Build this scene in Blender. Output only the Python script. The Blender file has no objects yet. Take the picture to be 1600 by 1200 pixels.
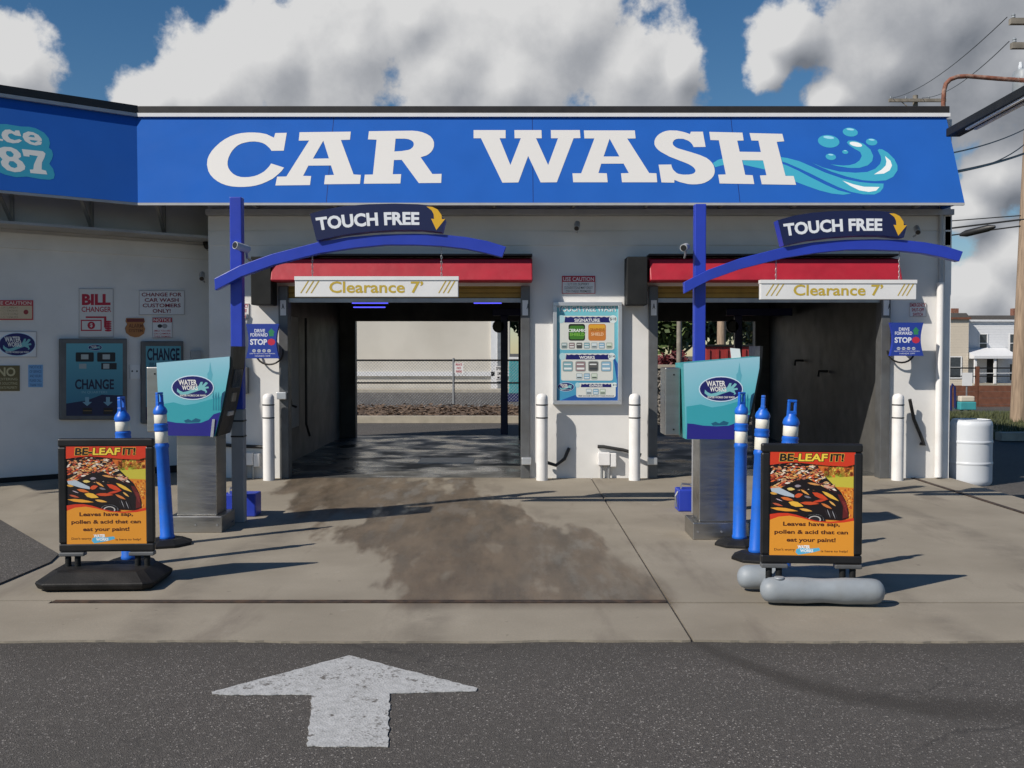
import bpy, bmesh, math, random
from mathutils import Vector, Matrix
from mathutils.geometry import tessellate_polygon
random.seed(7)
S = bpy.context.scene
COL = S.collection
R = math.radians
# ------------------------------------------------------------ camera
F = 1620.0; CH = 1.6; PITCH = math.atan(51/F)
cd = bpy.data.cameras.new('camera'); cam = bpy.data.objects.new('camera', cd); COL.objects.link(cam)
cd.sensor_width = 36; cd.lens = 36*F/1600; cd.clip_start = 0.05; cd.clip_end = 3000
cam.location = (0, 0, CH); cam.rotation_euler = (R(90)-PITCH, 0, 0); S.camera = cam
S.render.resolution_x = 1024; S.render.resolution_y = 768
# ------------------------------------------------------------ sun and sky
AZ = R(35); EL = R(39.5)
LIGHT = Vector((math.cos(AZ)*math.cos(EL), math.sin(AZ)*math.cos(EL), -math.sin(EL)))
sd = bpy.data.lights.new('sun', 'SUN'); so = bpy.data.objects.new('sun', sd); COL.objects.link(so)
sd.energy = 5.0; sd.angle = R(0.53); sd.color = (1.0, 0.93, 0.83)
so.rotation_euler = LIGHT.to_track_quat('-Z', 'Y').to_euler(); so.location = (-20, -15, 30)
S.view_settings.view_transform = 'Standard'; S.view_settings.look = 'None'
S.view_settings.exposure = 0.0; S.view_settings.gamma = 1.0; S.view_settings.use_curve_mapping = False

def ray(px, py):
    r = Vector((1, 0, 0)); u = Vector((0, math.sin(PITCH), math.cos(PITCH))); f = Vector((0, math.cos(PITCH), -math.sin(PITCH)))
    return (f + r*((px-800)/F) - u*((py-600)/F)).normalized()
CAM = Vector((0, 0, CH))
def onplane(px, py, p0, n):
    d = ray(px, py); return CAM + d*((Vector(p0)-CAM).dot(n)/d.dot(n))
def atY(px, py, Y): return onplane(px, py, (0, Y, 0), Vector((0, 1, 0)))
def gnd(px, py, z=0.0): return onplane(px, py, (0, 0, z), Vector((0, 0, 1)))

world = bpy.data.worlds.new('World'); S.world = world; world.use_nodes = True
def build_world():
    nt = world.node_tree; N = nt.nodes; Lk = nt.links; N.clear()
    def nd(t, **kw):
        n = N.new(t)
        for k, v in kw.items(): setattr(n, k, v)
        return n
    def math_(op, a, b=None, c=None, clamp=False):
        n = nd('ShaderNodeMath', operation=op); n.use_clamp = clamp
        for i, v in enumerate((a, b, c)):
            if v is None: continue
            if isinstance(v, (int, float)): n.inputs[i].default_value = v
            else: Lk.new(v, n.inputs[i])
        return n.outputs[0]
    def sstep(v, a, b, t0=0.0, t1=1.0):
        n = nd('ShaderNodeMapRange', interpolation_type='SMOOTHSTEP')
        Lk.new(v, n.inputs[0])
        for i, x in enumerate((a, b, t0, t1)): n.inputs[i+1].default_value = x
        return n.outputs[0]
    out = nd('ShaderNodeOutputWorld'); bg = nd('ShaderNodeBackground'); bg.inputs[1].default_value = 0.07
    sky = nd('ShaderNodeTexSky', sky_type='NISHITA'); sky.sun_disc = False
    sky.sun_elevation = EL; sky.sun_rotation = R(235); sky.dust_density = 0.1; sky.air_density = 1.0; sky.ozone_density = 3.5
    tc = nd('ShaderNodeTexCoord')
    nrm = nd('ShaderNodeVectorMath', operation='NORMALIZE'); Lk.new(tc.outputs['Generated'], nrm.inputs[0]); D = nrm.outputs[0]
    sunward = Vector((-0.012, 0.0, 0.020))
    Dp = nd('ShaderNodeVectorMath', operation='ADD'); Lk.new(D, Dp.inputs[0]); Dp.inputs[1].default_value = sunward; D2 = Dp.outputs[0]
    # cumulus masses: (px, py, radius px)
    lumps = [(330,140,95),(420,85,90),(545,70,130),(690,105,140),(640,30,100),(880,50,140),(980,110,120),(1055,105,65),(235,155,55),(800,130,120),
             (1480,30,190),(1390,100,100),(1600,90,170),(1230,60,60),(1200,110,45),(1300,155,50),(25,105,70),(-40,130,90),
             (1560,280,70),(1520,330,55),(1590,400,80),(1530,450,70),(1640,470,120)]
    def masses(src):
        mask = None
        for px, py, r in lumps:
            d = ray(px, py); dt = nd('ShaderNodeVectorMath', operation='DISTANCE'); Lk.new(src, dt.inputs[0]); dt.inputs[1].default_value = d
            v = math_('MAXIMUM', math_('MULTIPLY_ADD', dt.outputs['Value'], -F/r, 1.0), -1.0)
            mask = v if mask is None else math_('SMOOTH_MAX', mask, v, 0.2)
        # unseen sky: noise clouds kept sparse to cut the ambient light
        n = nd('ShaderNodeTexNoise'); Lk.new(src, n.inputs['Vector']); n.inputs['Scale'].default_value = 2.6; n.inputs['Detail'].default_value = 3
        other = math_('MULTIPLY_ADD', n.outputs[0], 4.0, -2.7)
        mx = nd('ShaderNodeMix'); Lk.new(inview, mx.inputs[0]); Lk.new(other, mx.inputs[2]); Lk.new(mask, mx.inputs[3]); return mx.outputs[0]
    fw = nd('ShaderNodeVectorMath', operation='DOT_PRODUCT'); Lk.new(D, fw.inputs[0]); fw.inputs[1].default_value = ray(800, 250)
    inview = sstep(fw.outputs['Value'], 0.80, 0.90)
    def fbm(src):
        r = None
        for sc, de, ro, w, off in ((8, 3, .5, .75, 0.0), (24, 4, .5, .46, 4.0), (64, 6, .62, .26, 9.0)):
            m = nd('ShaderNodeVectorMath', operation='ADD'); Lk.new(src, m.inputs[0]); m.inputs[1].default_value = (off, off, off)
            n = nd('ShaderNodeTexNoise'); Lk.new(m.outputs[0], n.inputs['Vector']); n.inputs['Scale'].default_value = sc; n.inputs['Detail'].default_value = de; n.inputs['Roughness'].default_value = ro
            t = math_('MULTIPLY', math_('SUBTRACT', n.outputs[0], .5), w*2); r = t if r is None else math_('ADD', r, t)
        return r
    mk1, mk2, nb1, nb2 = masses(D), masses(D2), fbm(D), fbm(D2)
    d1 = math_('ADD', mk1, nb1)
    cover = sstep(d1, 0.02, 0.30)
    # sunlit on the side of each puff that faces the sun, grey on the far and under side
    lit = math_('MULTIPLY_ADD', math_('SUBTRACT', mk1, mk2), 1.0, 0.80)
    lit = math_('MULTIPLY_ADD', math_('SUBTRACT', nb1, nb2), 0.30, lit)
    sep = nd('ShaderNodeSeparateXYZ'); Lk.new(D, sep.inputs[0])
    hv = nd('ShaderNodeVectorMath', operation='DISTANCE'); Lk.new(D, hv.inputs[0]); hv.inputs[1].default_value = ray(1530, 110)
    lit = math_('ADD', lit, sstep(hv.outputs['Value'], .03, .26, -.36, 0.0))      # the heavy grey cloud
    lit = math_('ADD', lit, math_('MULTIPLY', sstep(mk1, .2, .9), -.12), clamp=True)
    cr = nd('ShaderNodeValToRGB'); Lk.new(lit, cr.inputs[0])
    e = cr.color_ramp.elements; e[0].position = 0.05; e[0].color = (2.4, 2.65, 3.1, 1); e[1].position = 0.95; e[1].color = (9.8, 9.8, 9.8, 1)
    m = e.new(0.5); m.color = (5.4, 5.6, 6.0, 1)
    hs = nd('ShaderNodeHueSaturation'); hs.inputs['Saturation'].default_value = 1.25; Lk.new(sky.outputs[0], hs.inputs['Color'])
    mix = nd('ShaderNodeMix', data_type='RGBA'); Lk.new(cover, mix.inputs[0]); Lk.new(hs.outputs[0], mix.inputs[6]); Lk.new(cr.outputs[0], mix.inputs[7])
    Lk.new(mix.outputs[2], bg.inputs[0]); Lk.new(bg.outputs[0], out.inputs[0])
build_world()

# ------------------------------------------------------------ materials
def lin(c):
    o = []
    for x in c[:3]:
        x /= 255.0; o.append(x/12.92 if x <= 0.04045 else ((x+0.055)/1.055)**2.4)
    return (*o, 1.0)
M = {}
def mat(name, col, rough=0.6, metal=0.0, var=0.15, scale=6.0, bump=0.0, bscale=60.0, dirt=None, dirt_amt=0.0, dscale=1.5, spec=0.5, coat=0.0, stretch=None):
    m = bpy.data.materials.new(name); m.use_nodes = True; nt = m.node_tree; b = nt.nodes['Principled BSDF']
    b.inputs['Roughness'].default_value = rough; b.inputs['Metallic'].default_value = metal
    b.inputs['Specular IOR Level'].default_value = spec; b.inputs['Coat Weight'].default_value = coat
    tc = nt.nodes.new('ShaderNodeNewGeometry'); src = tc.outputs['Position']
    if stretch:
        mp = nt.nodes.new('ShaderNodeMapping'); mp.inputs['Scale'].default_value = stretch; nt.links.new(src, mp.inputs[0]); src = mp.outputs[0]
    def noise(s, d=5):
        n = nt.nodes.new('ShaderNodeTexNoise'); n.inputs['Scale'].default_value = s; n.inputs['Detail'].default_value = d
        nt.links.new(src, n.inputs['Vector']); return n.outputs[0]
    n1 = noise(scale)
    mr = nt.nodes.new('ShaderNodeMapRange'); nt.links.new(n1, mr.inputs[0])
    mr.inputs[1].default_value = 0.3; mr.inputs[2].default_value = 0.7; mr.inputs[3].default_value = 1-var; mr.inputs[4].default_value = 1+var
    mx = nt.nodes.new('ShaderNodeVectorMath'); mx.operation = 'SCALE'; mx.inputs[0].default_value = col[:3]; nt.links.new(mr.outputs[0], mx.inputs['Scale'])
    cur = mx.outputs[0]
    if dirt:
        n2 = noise(dscale, 8); r2 = nt.nodes.new('ShaderNodeMapRange'); nt.links.new(n2, r2.inputs[0])
        r2.inputs[1].default_value = 0.48; r2.inputs[2].default_value = 0.72; r2.inputs[3].default_value = 0; r2.inputs[4].default_value = dirt_amt
        mm = nt.nodes.new('ShaderNodeMix'); mm.data_type = 'RGBA'; nt.links.new(r2.outputs[0], mm.inputs[0]); nt.links.new(cur, mm.inputs[6]); mm.inputs[7].default_value = (*dirt[:3], 1)
        cur = mm.outputs[2]
    nt.links.new(cur, b.inputs['Base Color'])
    rr = nt.nodes.new('ShaderNodeMapRange'); nt.links.new(noise(scale*2.3), rr.inputs[0]); rr.inputs[3].default_value = max(0.02, rough-0.12); rr.inputs[4].default_value = min(1, rough+0.12)
    nt.links.new(rr.outputs[0], b.inputs['Roughness'])
    if bump:
        bp = nt.nodes.new('ShaderNodeBump'); bp.inputs['Strength'].default_value = bump; bp.inputs['Distance'].default_value = 0.01
        nt.links.new(noise(bscale, 4), bp.inputs['Height']); nt.links.new(bp.outputs[0], b.inputs['Normal'])
    M[name] = m; return m
mat('white_wall', (.72, .71, .69), .65, var=.03, scale=3, bump=.08, bscale=45, dirt=(.42, .40, .36), dirt_amt=.30, dscale=1.3)
mat('white_paint', (.78, .77, .76), .4, var=.03, dirt=(.5, .47, .42), dirt_amt=.25, dscale=5)
mat('grey_trim', (.42, .43, .44), .6, var=.08)
mat('soffit', (.36, .36, .35), .7, var=.1, dirt=(.15, .13, .1), dirt_amt=.5)
mat('fascia_blue', (.014, .100, .41), .8, var=.05, scale=2, dirt=(.022, .11, .40), dirt_amt=.3, dscale=1.1, spec=.15)
mat('coping', (.02, .017, .016), .5, var=.2)
mat('trim_white', (.75, .75, .75), .4, var=.03)
mat('post_blue', (.022, .050, .42), .38, var=.08, scale=5, dirt=(.03, .05, .25), dirt_amt=.3)
mat('post_grey', (.28, .29, .31), .5, var=.08)
mat('delin_blue', (.008, .12, .58), .42, var=.08, scale=9, dirt=(.03, .09, .3), dirt_amt=.35, dscale=8)
mat('reflective', (.72, .70, .62), .5, var=.08, scale=14, dirt=(.4, .37, .3), dirt_amt=.4, dscale=10)
mat('rubber', (.009, .009, .0095), .6, var=.3, bump=.2, bscale=120, dirt=(.035, .032, .03), dirt_amt=.45, dscale=6, spec=.3)
mat('black_metal', (.012, .012, .013), .35, var=.2)
mat('dark_steel', (.016, .017, .0175), .6, var=.2, dirt=(.03, .028, .025), dirt_amt=.3, spec=.2)
mat('jamb_steel', (.13, .135, .14), .45, .3, var=.12, dirt=(.06, .05, .04), dirt_amt=.4, dscale=4)
mat('stainless', (.46, .45, .43), .33, 1.0, var=.08, scale=3, stretch=(1, 1, 8), dirt=(.25, .23, .2), dirt_amt=.35)
mat('alu', (.62, .64, .66), .4, .7, var=.05)
mat('grey_plastic', (.25, .28, .31), .5, var=.08, bump=.25, bscale=14, dirt=(.16, .16, .15), dirt_amt=.4, dscale=5)
mat('red_vinyl', (.36, .012, .028), .5, var=.12, scale=4, bump=.5, bscale=5)
mat('yellow_slat', (.30, .19, .03), .55, var=.15)
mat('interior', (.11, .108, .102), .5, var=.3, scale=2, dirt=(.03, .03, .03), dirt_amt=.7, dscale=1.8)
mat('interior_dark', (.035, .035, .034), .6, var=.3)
mat('arm_blue', (.012, .018, .10), .4, var=.1)
mat('cable', (.015, .015, .015), .5)
mat('galv', (.38, .39, .40), .45, .8, var=.15)
mat('rust', (.20, .075, .045), .75, var=.4, scale=18, dirt=(.45, .36, .3), dirt_amt=.5, dscale=12)
mat('wood_pole', (.30, .22, .155), .85, var=.3, scale=5, stretch=(6, 6, .5), bump=.3, bscale=30)
mat('old_wood', (.20, .18, .15), .85, var=.3, scale=6)
mat('beige_wall', (.57, .54, .48), .8, var=.05, scale=.8, dirt=(.42, .39, .33), dirt_amt=.35, dscale=.5)
mat('curb', (.40, .36, .29), .8, var=.15, scale=5, bump=.2)
mat('stone', (.24, .22, .20), .8, var=.5, scale=9)
mat('leaf_litter', (.13, .088, .06), .8, var=.5, scale=12)
mat('brown_wood', (.16, .062, .035), .75, var=.25, scale=7)
mat('siding_white', (.66, .67, .69), .6, var=.04)
mat('siding_cream', (.60, .53, .43), .6, var=.05)
mat('roof_dark', (.06, .055, .05), .8, var=.2)
mat('window_glass', (.05, .06, .07), .1, var=.2)
mat('bark', (.10, .075, .055), .9, var=.3)
mat('leaf_green', (.055, .085, .022), .6, var=.5, scale=1.6)
mat('leaf_olive', (.10, .095, .03), .6, var=.5, scale=1.6)
mat('leaf_red', (.11, .014, .016), .6, var=.4, scale=1.6)
mat('grass', (.065, .075, .028), .8, var=.4, scale=5)
mat('red_metal', (.28, .03, .028), .5, var=.15)
mat('teal_metal', (.05, .30, .33), .5, var=.1)
mat('drum', (.60, .63, .67), .4, var=.03, dirt=(.5, .5, .48), dirt_amt=.3, dscale=3)
mat('drain', (.055, .04, .032), .75, .3, var=.4, scale=14, dirt=(.16, .09, .05), dirt_amt=.6, dscale=9)
mat('asphalt_far', (.085, .083, .08), .85, var=.2, scale=1.5)

def print_mat():
    m = bpy.data.materials.new('print'); m.use_nodes = True; nt = m.node_tree; b = nt.nodes['Principled BSDF']
    a = nt.nodes.new('ShaderNodeVertexColor'); a.layer_name = 'Col'; nt.links.new(a.outputs[0], b.inputs['Base Color']); b.inputs['Roughness'].default_value = .42
    M['print'] = m
print_mat()
def glow(name, col, e):
    m = bpy.data.materials.new(name); m.use_nodes = True; b = m.node_tree.nodes['Principled BSDF']
    b.inputs['Base Color'].default_value = (*col, 1); b.inputs['Emission Color'].default_value = (*col, 1); b.inputs['Emission Strength'].default_value = e; M[name] = m
glow('led_blue', (.10, .10, 1.0), 1.6)

def ground_mats():
    # asphalt with exposed aggregate
    def base(name):
        m = bpy.data.materials.new(name); m.use_nodes = True; nt = m.node_tree; M[name] = m
        g = nt.nodes.new('ShaderNodeNewGeometry'); return nt, nt.nodes['Principled BSDF'], g.outputs['Position']
    def noise(nt, src, s, d=5, r=.55):
        n = nt.nodes.new('ShaderNodeTexNoise'); n.inputs['Scale'].default_value = s; n.inputs['Detail'].default_value = d; n.inputs['Roughness'].default_value = r
        nt.links.new(src, n.inputs['Vector']); return n.outputs[0]
    def rng(nt, v, a, b, c, d, smooth=False):
        n = nt.nodes.new('ShaderNodeMapRange'); n.interpolation_type = 'SMOOTHSTEP' if smooth else 'LINEAR'
        nt.links.new(v, n.inputs[0])
        for i, x in enumerate((a, b, c, d)): n.inputs[i+1].default_value = x
        return n.outputs[0]
    def mixc(nt, f, a, b):
        n = nt.nodes.new('ShaderNodeMix'); n.data_type = 'RGBA'
        if isinstance(f, float): n.inputs[0].default_value = f
        else: nt.links.new(f, n.inputs[0])
        for i, v in ((6, a), (7, b)):
            if isinstance(v, tuple): n.inputs[i].default_value = (*v[:3], 1)
            else: nt.links.new(v, n.inputs[i])
        return n.outputs[2]
    def mth(nt, op, a, b=None):
        n = nt.nodes.new('ShaderNodeMath'); n.operation = op
        for i, v in enumerate((a, b)):
            if v is None: continue
            if isinstance(v, (int, float)): n.inputs[i].default_value = v
            else: nt.links.new(v, n.inputs[i])
        return n.outputs[0]
    def stones(nt, P, scale):
        v = nt.nodes.new('ShaderNodeTexVoronoi'); v.inputs['Scale'].default_value = scale; nt.links.new(P, v.inputs['Vector']); return v
    def bump(nt, b, h, s, dist=.01):
        n = nt.nodes.new('ShaderNodeBump'); n.inputs['Strength'].default_value = s; n.inputs['Distance'].default_value = dist
        nt.links.new(h, n.inputs['Height']); nt.links.new(n.outputs[0], b.inputs['Normal'])
    nt, b, P = base('asphalt')
    v = stones(nt, P, 150); sp = nt.nodes.new('ShaderNodeSeparateColor'); nt.links.new(v.outputs['Color'], sp.inputs[0])
    c = mixc(nt, rng(nt, sp.outputs[0], .0, 1, 0, 1), (.046, .041, .037), (.104, .094, .085))
    c = mixc(nt, rng(nt, sp.outputs[1], .93, .97, 0, 1), c, (.30, .28, .26))
    c = mixc(nt, rng(nt, noise(nt, P, .9, 6), .42, .68, 0, .55), c, (.065, .060, .054))
    c = mixc(nt, rng(nt, noise(nt, P, 3.2, 8, .7), .60, .75, 0, .5), c, (.15, .135, .12))
    sx = nt.nodes.new('ShaderNodeSeparateXYZ'); nt.links.new(P, sx.inputs[0]); X, Y = sx.outputs[0], sx.outputs[1]
    # run-off trail that leaves the slab joint and curls across the lot
    yc = mth(nt, 'ADD', mth(nt, 'MULTIPLY', mth(nt, 'EXPONENT', mth(nt, 'MULTIPLY', mth(nt, 'SUBTRACT', X, 1.0), -2.4)), 1.25), 4.52)
    dd = mth(nt, 'ABSOLUTE', mth(nt, 'ADD', mth(nt, 'SUBTRACT', Y, yc), mth(nt, 'MULTIPLY', mth(nt, 'SUBTRACT', noise(nt, P, 3, 5), .5), .25)))
    run = mth(nt, 'MULTIPLY', rng(nt, dd, .03, .22, .75, 0, True), rng(nt, X, .85, 1.02, 0, 1)); run = mth(nt, 'MULTIPLY', run, rng(nt, X, 2.0, 3.4, 1, 0))
    c = mixc(nt, run, c, (.035, .030, .025))
    damp = mth(nt, 'MULTIPLY', rng(nt, mth(nt, 'ADD', Y, mth(nt, 'MULTIPLY', noise(nt, P, 2.2, 6), .9)), 5.6, 6.1, 0, .55), rng(nt, Y, 5.76, 5.8, 1, 0)); c = mixc(nt, damp, c, (.045, .040, .034))
    cv = nt.nodes.new('ShaderNodeTexVoronoi'); cv.feature = 'DISTANCE_TO_EDGE'; cv.inputs['Scale'].default_value = .55
    wv = nt.nodes.new('ShaderNodeVectorMath'); wv.operation = 'MULTIPLY_ADD'; nn = nt.nodes.new('ShaderNodeTexNoise'); nn.inputs['Scale'].default_value = 4; nn.inputs['Detail'].default_value = 6; nt.links.new(P, nn.inputs['Vector'])
    nt.links.new(nn.outputs['Color'], wv.inputs[0]); wv.inputs[1].default_value = (.5, .5, 0); nt.links.new(P, wv.inputs[2]); nt.links.new(wv.outputs[0], cv.inputs['Vector'])
    crack = mth(nt, 'MULTIPLY', rng(nt, cv.outputs['Distance'], .002, .006, .4, 0), rng(nt, noise(nt, P, .7, 3), .50, .56, 0, 1)); c = mixc(nt, crack, c, (.018, .016, .015))
    c = mixc(nt, rng(nt, noise(nt, P, 7, 3), .73, .77, 0, .6), c, (.03, .026, .022))
    nt.links.new(c, b.inputs['Base Color']); b.inputs['Roughness'].default_value = .82
    bump(nt, b, v.outputs['Distance'], .55, .008)
    # worn road paint
    nt, b, P = base('road_paint')
    v = stones(nt, P, 95); sp = nt.nodes.new('ShaderNodeSeparateColor'); nt.links.new(v.outputs['Color'], sp.inputs[0])
    n1 = noise(nt, P, 9, 9, .68); wear = rng(nt, n1, .585, .635, 0, 1)
    wear2 = mth(nt, 'MULTIPLY', rng(nt, sp.outputs[0], .80, .90, 0, 1), rng(nt, noise(nt, P, 3), .42, .6, 0, .8))
    c = mixc(nt, rng(nt, noise(nt, P, 22, 6), .3, .7, 0, 1), (.34, .345, .345), (.47, .475, .48))
    c = mixc(nt, mth(nt, 'MAXIMUM', wear, wear2), c, (.12, .11, .10))
    nt.links.new(c, b.inputs['Base Color']); b.inputs['Roughness'].default_value = .7; bump(nt, b, v.outputs['Distance'], .3, .006)
    # concrete with the wet, brown wheel path in front of the first bay
    nt, b, P = base('concrete')
    sx = nt.nodes.new('ShaderNodeSeparateXYZ'); nt.links.new(P, sx.inputs[0]); X, Y = sx.outputs[0], sx.outputs[1]
    c = mixc(nt, rng(nt, noise(nt, P, 1.1, 7), .3, .7, 0, 1), (.215, .186, .142), (.315, .278, .220))
    c = mixc(nt, rng(nt, noise(nt, P, 60, 4), .3, .75, 0, .5), c, (.21, .19, .16))
    c = mixc(nt, rng(nt, noise(nt, P, 4.5, 9, .7), .62, .72, 0, .55), c, (.36, .33, .29))
    strk = nt.nodes.new('ShaderNodeMapping'); strk.inputs['Scale'].default_value = (1.6, .35, 1); nt.links.new(P, strk.inputs[0])
    c = mixc(nt, rng(nt, noise(nt, strk.outputs[0], 1.6, 6, .6), .56, .68, 0, .55), c, (.15, .125, .10))
    for cx in (-2.05, -.55, 2.45, 3.95):          # tyre marks along both lanes
        tw = mth(nt, 'ABSOLUTE', mth(nt, 'ADD', mth(nt, 'SUBTRACT', X, cx), mth(nt, 'MULTIPLY', mth(nt, 'SUBTRACT', noise(nt, strk.outputs[0], .7, 2), .5), .8)))
        c = mixc(nt, mth(nt, 'MULTIPLY', rng(nt, tw, .05, .24, .42, 0, True), rng(nt, noise(nt, P, 3.3, 8, .68), .36, .62, .15, 1)), c, (.10, .085, .068))
    c = mixc(nt, rng(nt, noise(nt, P, 13, 3), .70, .74, 0, .55), c, (.11, .09, .07))
    wob = mth(nt, 'MULTIPLY', mth(nt, 'SUBTRACT', noise(nt, strk.outputs[0], 1.6, 6, .52), .5), 3.6)
    xl = mth(nt, 'MULTIPLY_ADD', Y, .386) ; nt.nodes[-1].inputs[2].default_value = 0
    xl = mth(nt, 'ADD', mth(nt, 'MULTIPLY', mth(nt, 'SUBTRACT', 12.3, Y), .36), -2.75)
    dl = mth(nt, 'ADD', mth(nt, 'SUBTRACT', X, xl), wob)
    wl = rng(nt, dl, -.12, .30, 0, 1, True)
    wr = rng(nt, mth(nt, 'ADD', X, mth(nt, 'MULTIPLY', wob, .35)), .72, 1.02, 1, 0, True)
    far = rng(nt, mth(nt, 'ADD', mth(nt, 'ADD', X, mth(nt, 'MULTIPLY', mth(nt, 'SUBTRACT', Y, 8.6), .42)), wob), .7, 1.05, 1, 0, True)
    near = rng(nt, Y, 6.35, 6.62, .0, 1)
    wet = mth(nt, 'MULTIPLY', mth(nt, 'MULTIPLY', wl, mth(nt, 'MULTIPLY', wr, far)), near)
    dry = rng(nt, noise(nt, strk.outputs[0], 2.3, 5, .5), .60, .70, 1, .55, True)
    wet = mth(nt, 'MULTIPLY', wet, dry)
    tone = mixc(nt, rng(nt, noise(nt, strk.outputs[0], 2.4, 9, .7), .36, .62, 0, 1), (.050, .036, .024), (.135, .096, .062))
    c = mixc(nt, mth(nt, 'MULTIPLY', wet, .74), c, tone)
    nt.links.new(c, b.inputs['Base Color'])
    nt.links.new(mth(nt, 'SUBTRACT', .86, mth(nt, 'MULTIPLY', wet, rng(nt, noise(nt, strk.outputs[0], 3.1, 7, .6), .42, .60, .22, .56))), b.inputs['Roughness'])
    bump(nt, b, noise(nt, P, 90, 5), .22, .006)
    # wet bay floor
    nt, b, P = base('wet_floor')
    c = mixc(nt, rng(nt, noise(nt, P, 2.4, 8, .65), .35, .65, 0, 1), (.035, .037, .038), (.12, .118, .11))
    nt.links.new(c, b.inputs['Base Color']); nt.links.new(rng(nt, noise(nt, P, 1.7, 6), .38, .62, .12, .6), b.inputs['Roughness'])
    bump(nt, b, noise(nt, P, 60, 4), .35, .006)
ground_mats()

# ------------------------------------------------------------ mesh helpers
ORG = {}
def thing(name, label, cat, loc, group=None):
    o = bpy.data.objects.new(name, None); COL.objects.link(o); o.location = loc; o.empty_display_size = .1
    ORG[o] = Vector(loc); o['label'] = label; o['category'] = cat
    if group: o['group'] = group
    return o
def tag(o, label, cat, group=None):
    o['label'] = label; o['category'] = cat
    if group: o['group'] = group
    return o
def wloc(p):
    v = Vector((0, 0, 0))
    while p is not None: v = v + p.location; p = p.parent
    return v
class MB:
    def __init__(s): s.v = []; s.f = []
    def add(s, vs, fs):
        b = len(s.v); s.v += [Vector(p) for p in vs]; s.f += [tuple(b+i for i in f) for f in fs]; return s
    def box(s, x0, x1, y0, y1, z0, z1):
        return s.add([(x0,y0,z0),(x1,y0,z0),(x1,y1,z0),(x0,y1,z0),(x0,y0,z1),(x1,y0,z1),(x1,y1,z1),(x0,y1,z1)],
                     [(3,2,1,0),(4,5,6,7),(0,1,5,4),(1,2,6,5),(2,3,7,6),(3,0,4,7)])
    def obox(s, o, ax, ay, az):   # oriented box: corner + three edge vectors
        o, ax, ay, az = map(Vector, (o, ax, ay, az))
        P = [o, o+ax, o+ax+ay, o+ay]; P += [p+az for p in P]
        return s.add(P, [(3,2,1,0),(4,5,6,7),(0,1,5,4),(1,2,6,5),(2,3,7,6),(3,0,4,7)])
    def beam(s, a, b, w, h, up=(0, 0, 1)):
        a, b, up = Vector(a), Vector(b), Vector(up); d = (b-a); x = d.cross(up)
        if x.length < 1e-6: x = d.cross(Vector((0, 1, 0)))
        x = x.normalized()*w; z = x.cross(d).normalized()*h
        return s.obox(a-x/2-z/2, d, x, z)
    def prism(s, pts, vec):       # polygon extruded along vec, caps tessellated
        n = len(pts); vec = Vector(vec); P = [Vector(p) for p in pts]; t = tessellate_polygon([P])
        fs = [tuple(x) for x in t] + [tuple(n+i for i in reversed(x)) for x in t]
        fs += [(i, (i+1) % n, n+(i+1) % n, n+i) for i in range(n)]
        return s.add(P+[p+vec for p in P], fs)
    def tube(s, pts, r, n=8, cap=True):
        pts = [Vector(p) for p in pts]; rs = r if isinstance(r, (list, tuple)) else [r]*len(pts); ref = None; vs = []; fs = []
        for i, p in enumerate(pts):
            d = (pts[min(i+1, len(pts)-1)]-pts[max(i-1, 0)]).normalized()
            if ref is None: ref = d.orthogonal().normalized()
            ref = (ref-d*ref.dot(d)).normalized(); y = d.cross(ref)
            vs += [p+(ref*math.cos(2*math.pi*k/n)+y*math.sin(2*math.pi*k/n))*rs[i] for k in range(n)]
        for i in range(len(pts)-1):
            fs += [(i*n+k, i*n+(k+1) % n, (i+1)*n+(k+1) % n, (i+1)*n+k) for k in range(n)]
        if cap: fs += [tuple(reversed(range(n))), tuple((len(pts)-1)*n+k for k in range(n))]
        return s.add(vs, fs)
    def lathe(s, prof, c, n=24, axis=(0, 0, 1)):
        c = Vector(c); q = Vector((0, 0, 1)).rotation_difference(Vector(axis)); vs = []; fs = []
        for r, z in prof: vs += [c+q @ Vector((r*math.cos(2*math.pi*k/n), r*math.sin(2*math.pi*k/n), z)) for k in range(n)]
        m = len(prof)
        for i in range(m-1): fs += [(i*n+k, i*n+(k+1) % n, (i+1)*n+(k+1) % n, (i+1)*n+k) for k in range(n)]
        fs += [tuple(reversed(range(n))), tuple((m-1)*n+k for k in range(n))]
        return s.add(vs, fs)
    def build(s, name, mt, parent=None, smooth=False, bevel=0, loc=None):
        o0 = wloc(parent) if parent else (Vector(loc) if loc else Vector((0, 0, 0)))
        me = bpy.data.meshes.new(name); me.from_pydata([tuple(p-o0) for p in s.v], [], s.f); me.update()
        bm = bmesh.new(); bm.from_mesh(me); bmesh.ops.recalc_face_normals(bm, faces=bm.faces); bm.to_mesh(me); bm.free()
        me.materials.append(M[mt] if isinstance(mt, str) else mt)
        if smooth:
            me.polygons.foreach_set('use_smooth', [True]*len(me.polygons)); me.set_sharp_from_angle(angle=R(38))
        o = bpy.data.objects.new(name, me); COL.objects.link(o); o.parent = parent
        if not parent and loc: o.location = loc
        if bevel:
            b = o.modifiers.new('bevel', 'BEVEL'); b.width = bevel; b.segments = 2; b.limit_method = 'ANGLE'; b.angle_limit = R(35)
        return o
def struct(o, kind='structure'): o['kind'] = kind; return o
def copy_tree(o, parent=None, loc=None):
    c = o.copy(); COL.objects.link(c); c.parent = parent
    if loc is not None: c.location = loc
    for ch in list(o.children): copy_tree(ch, c)
    return c

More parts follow.
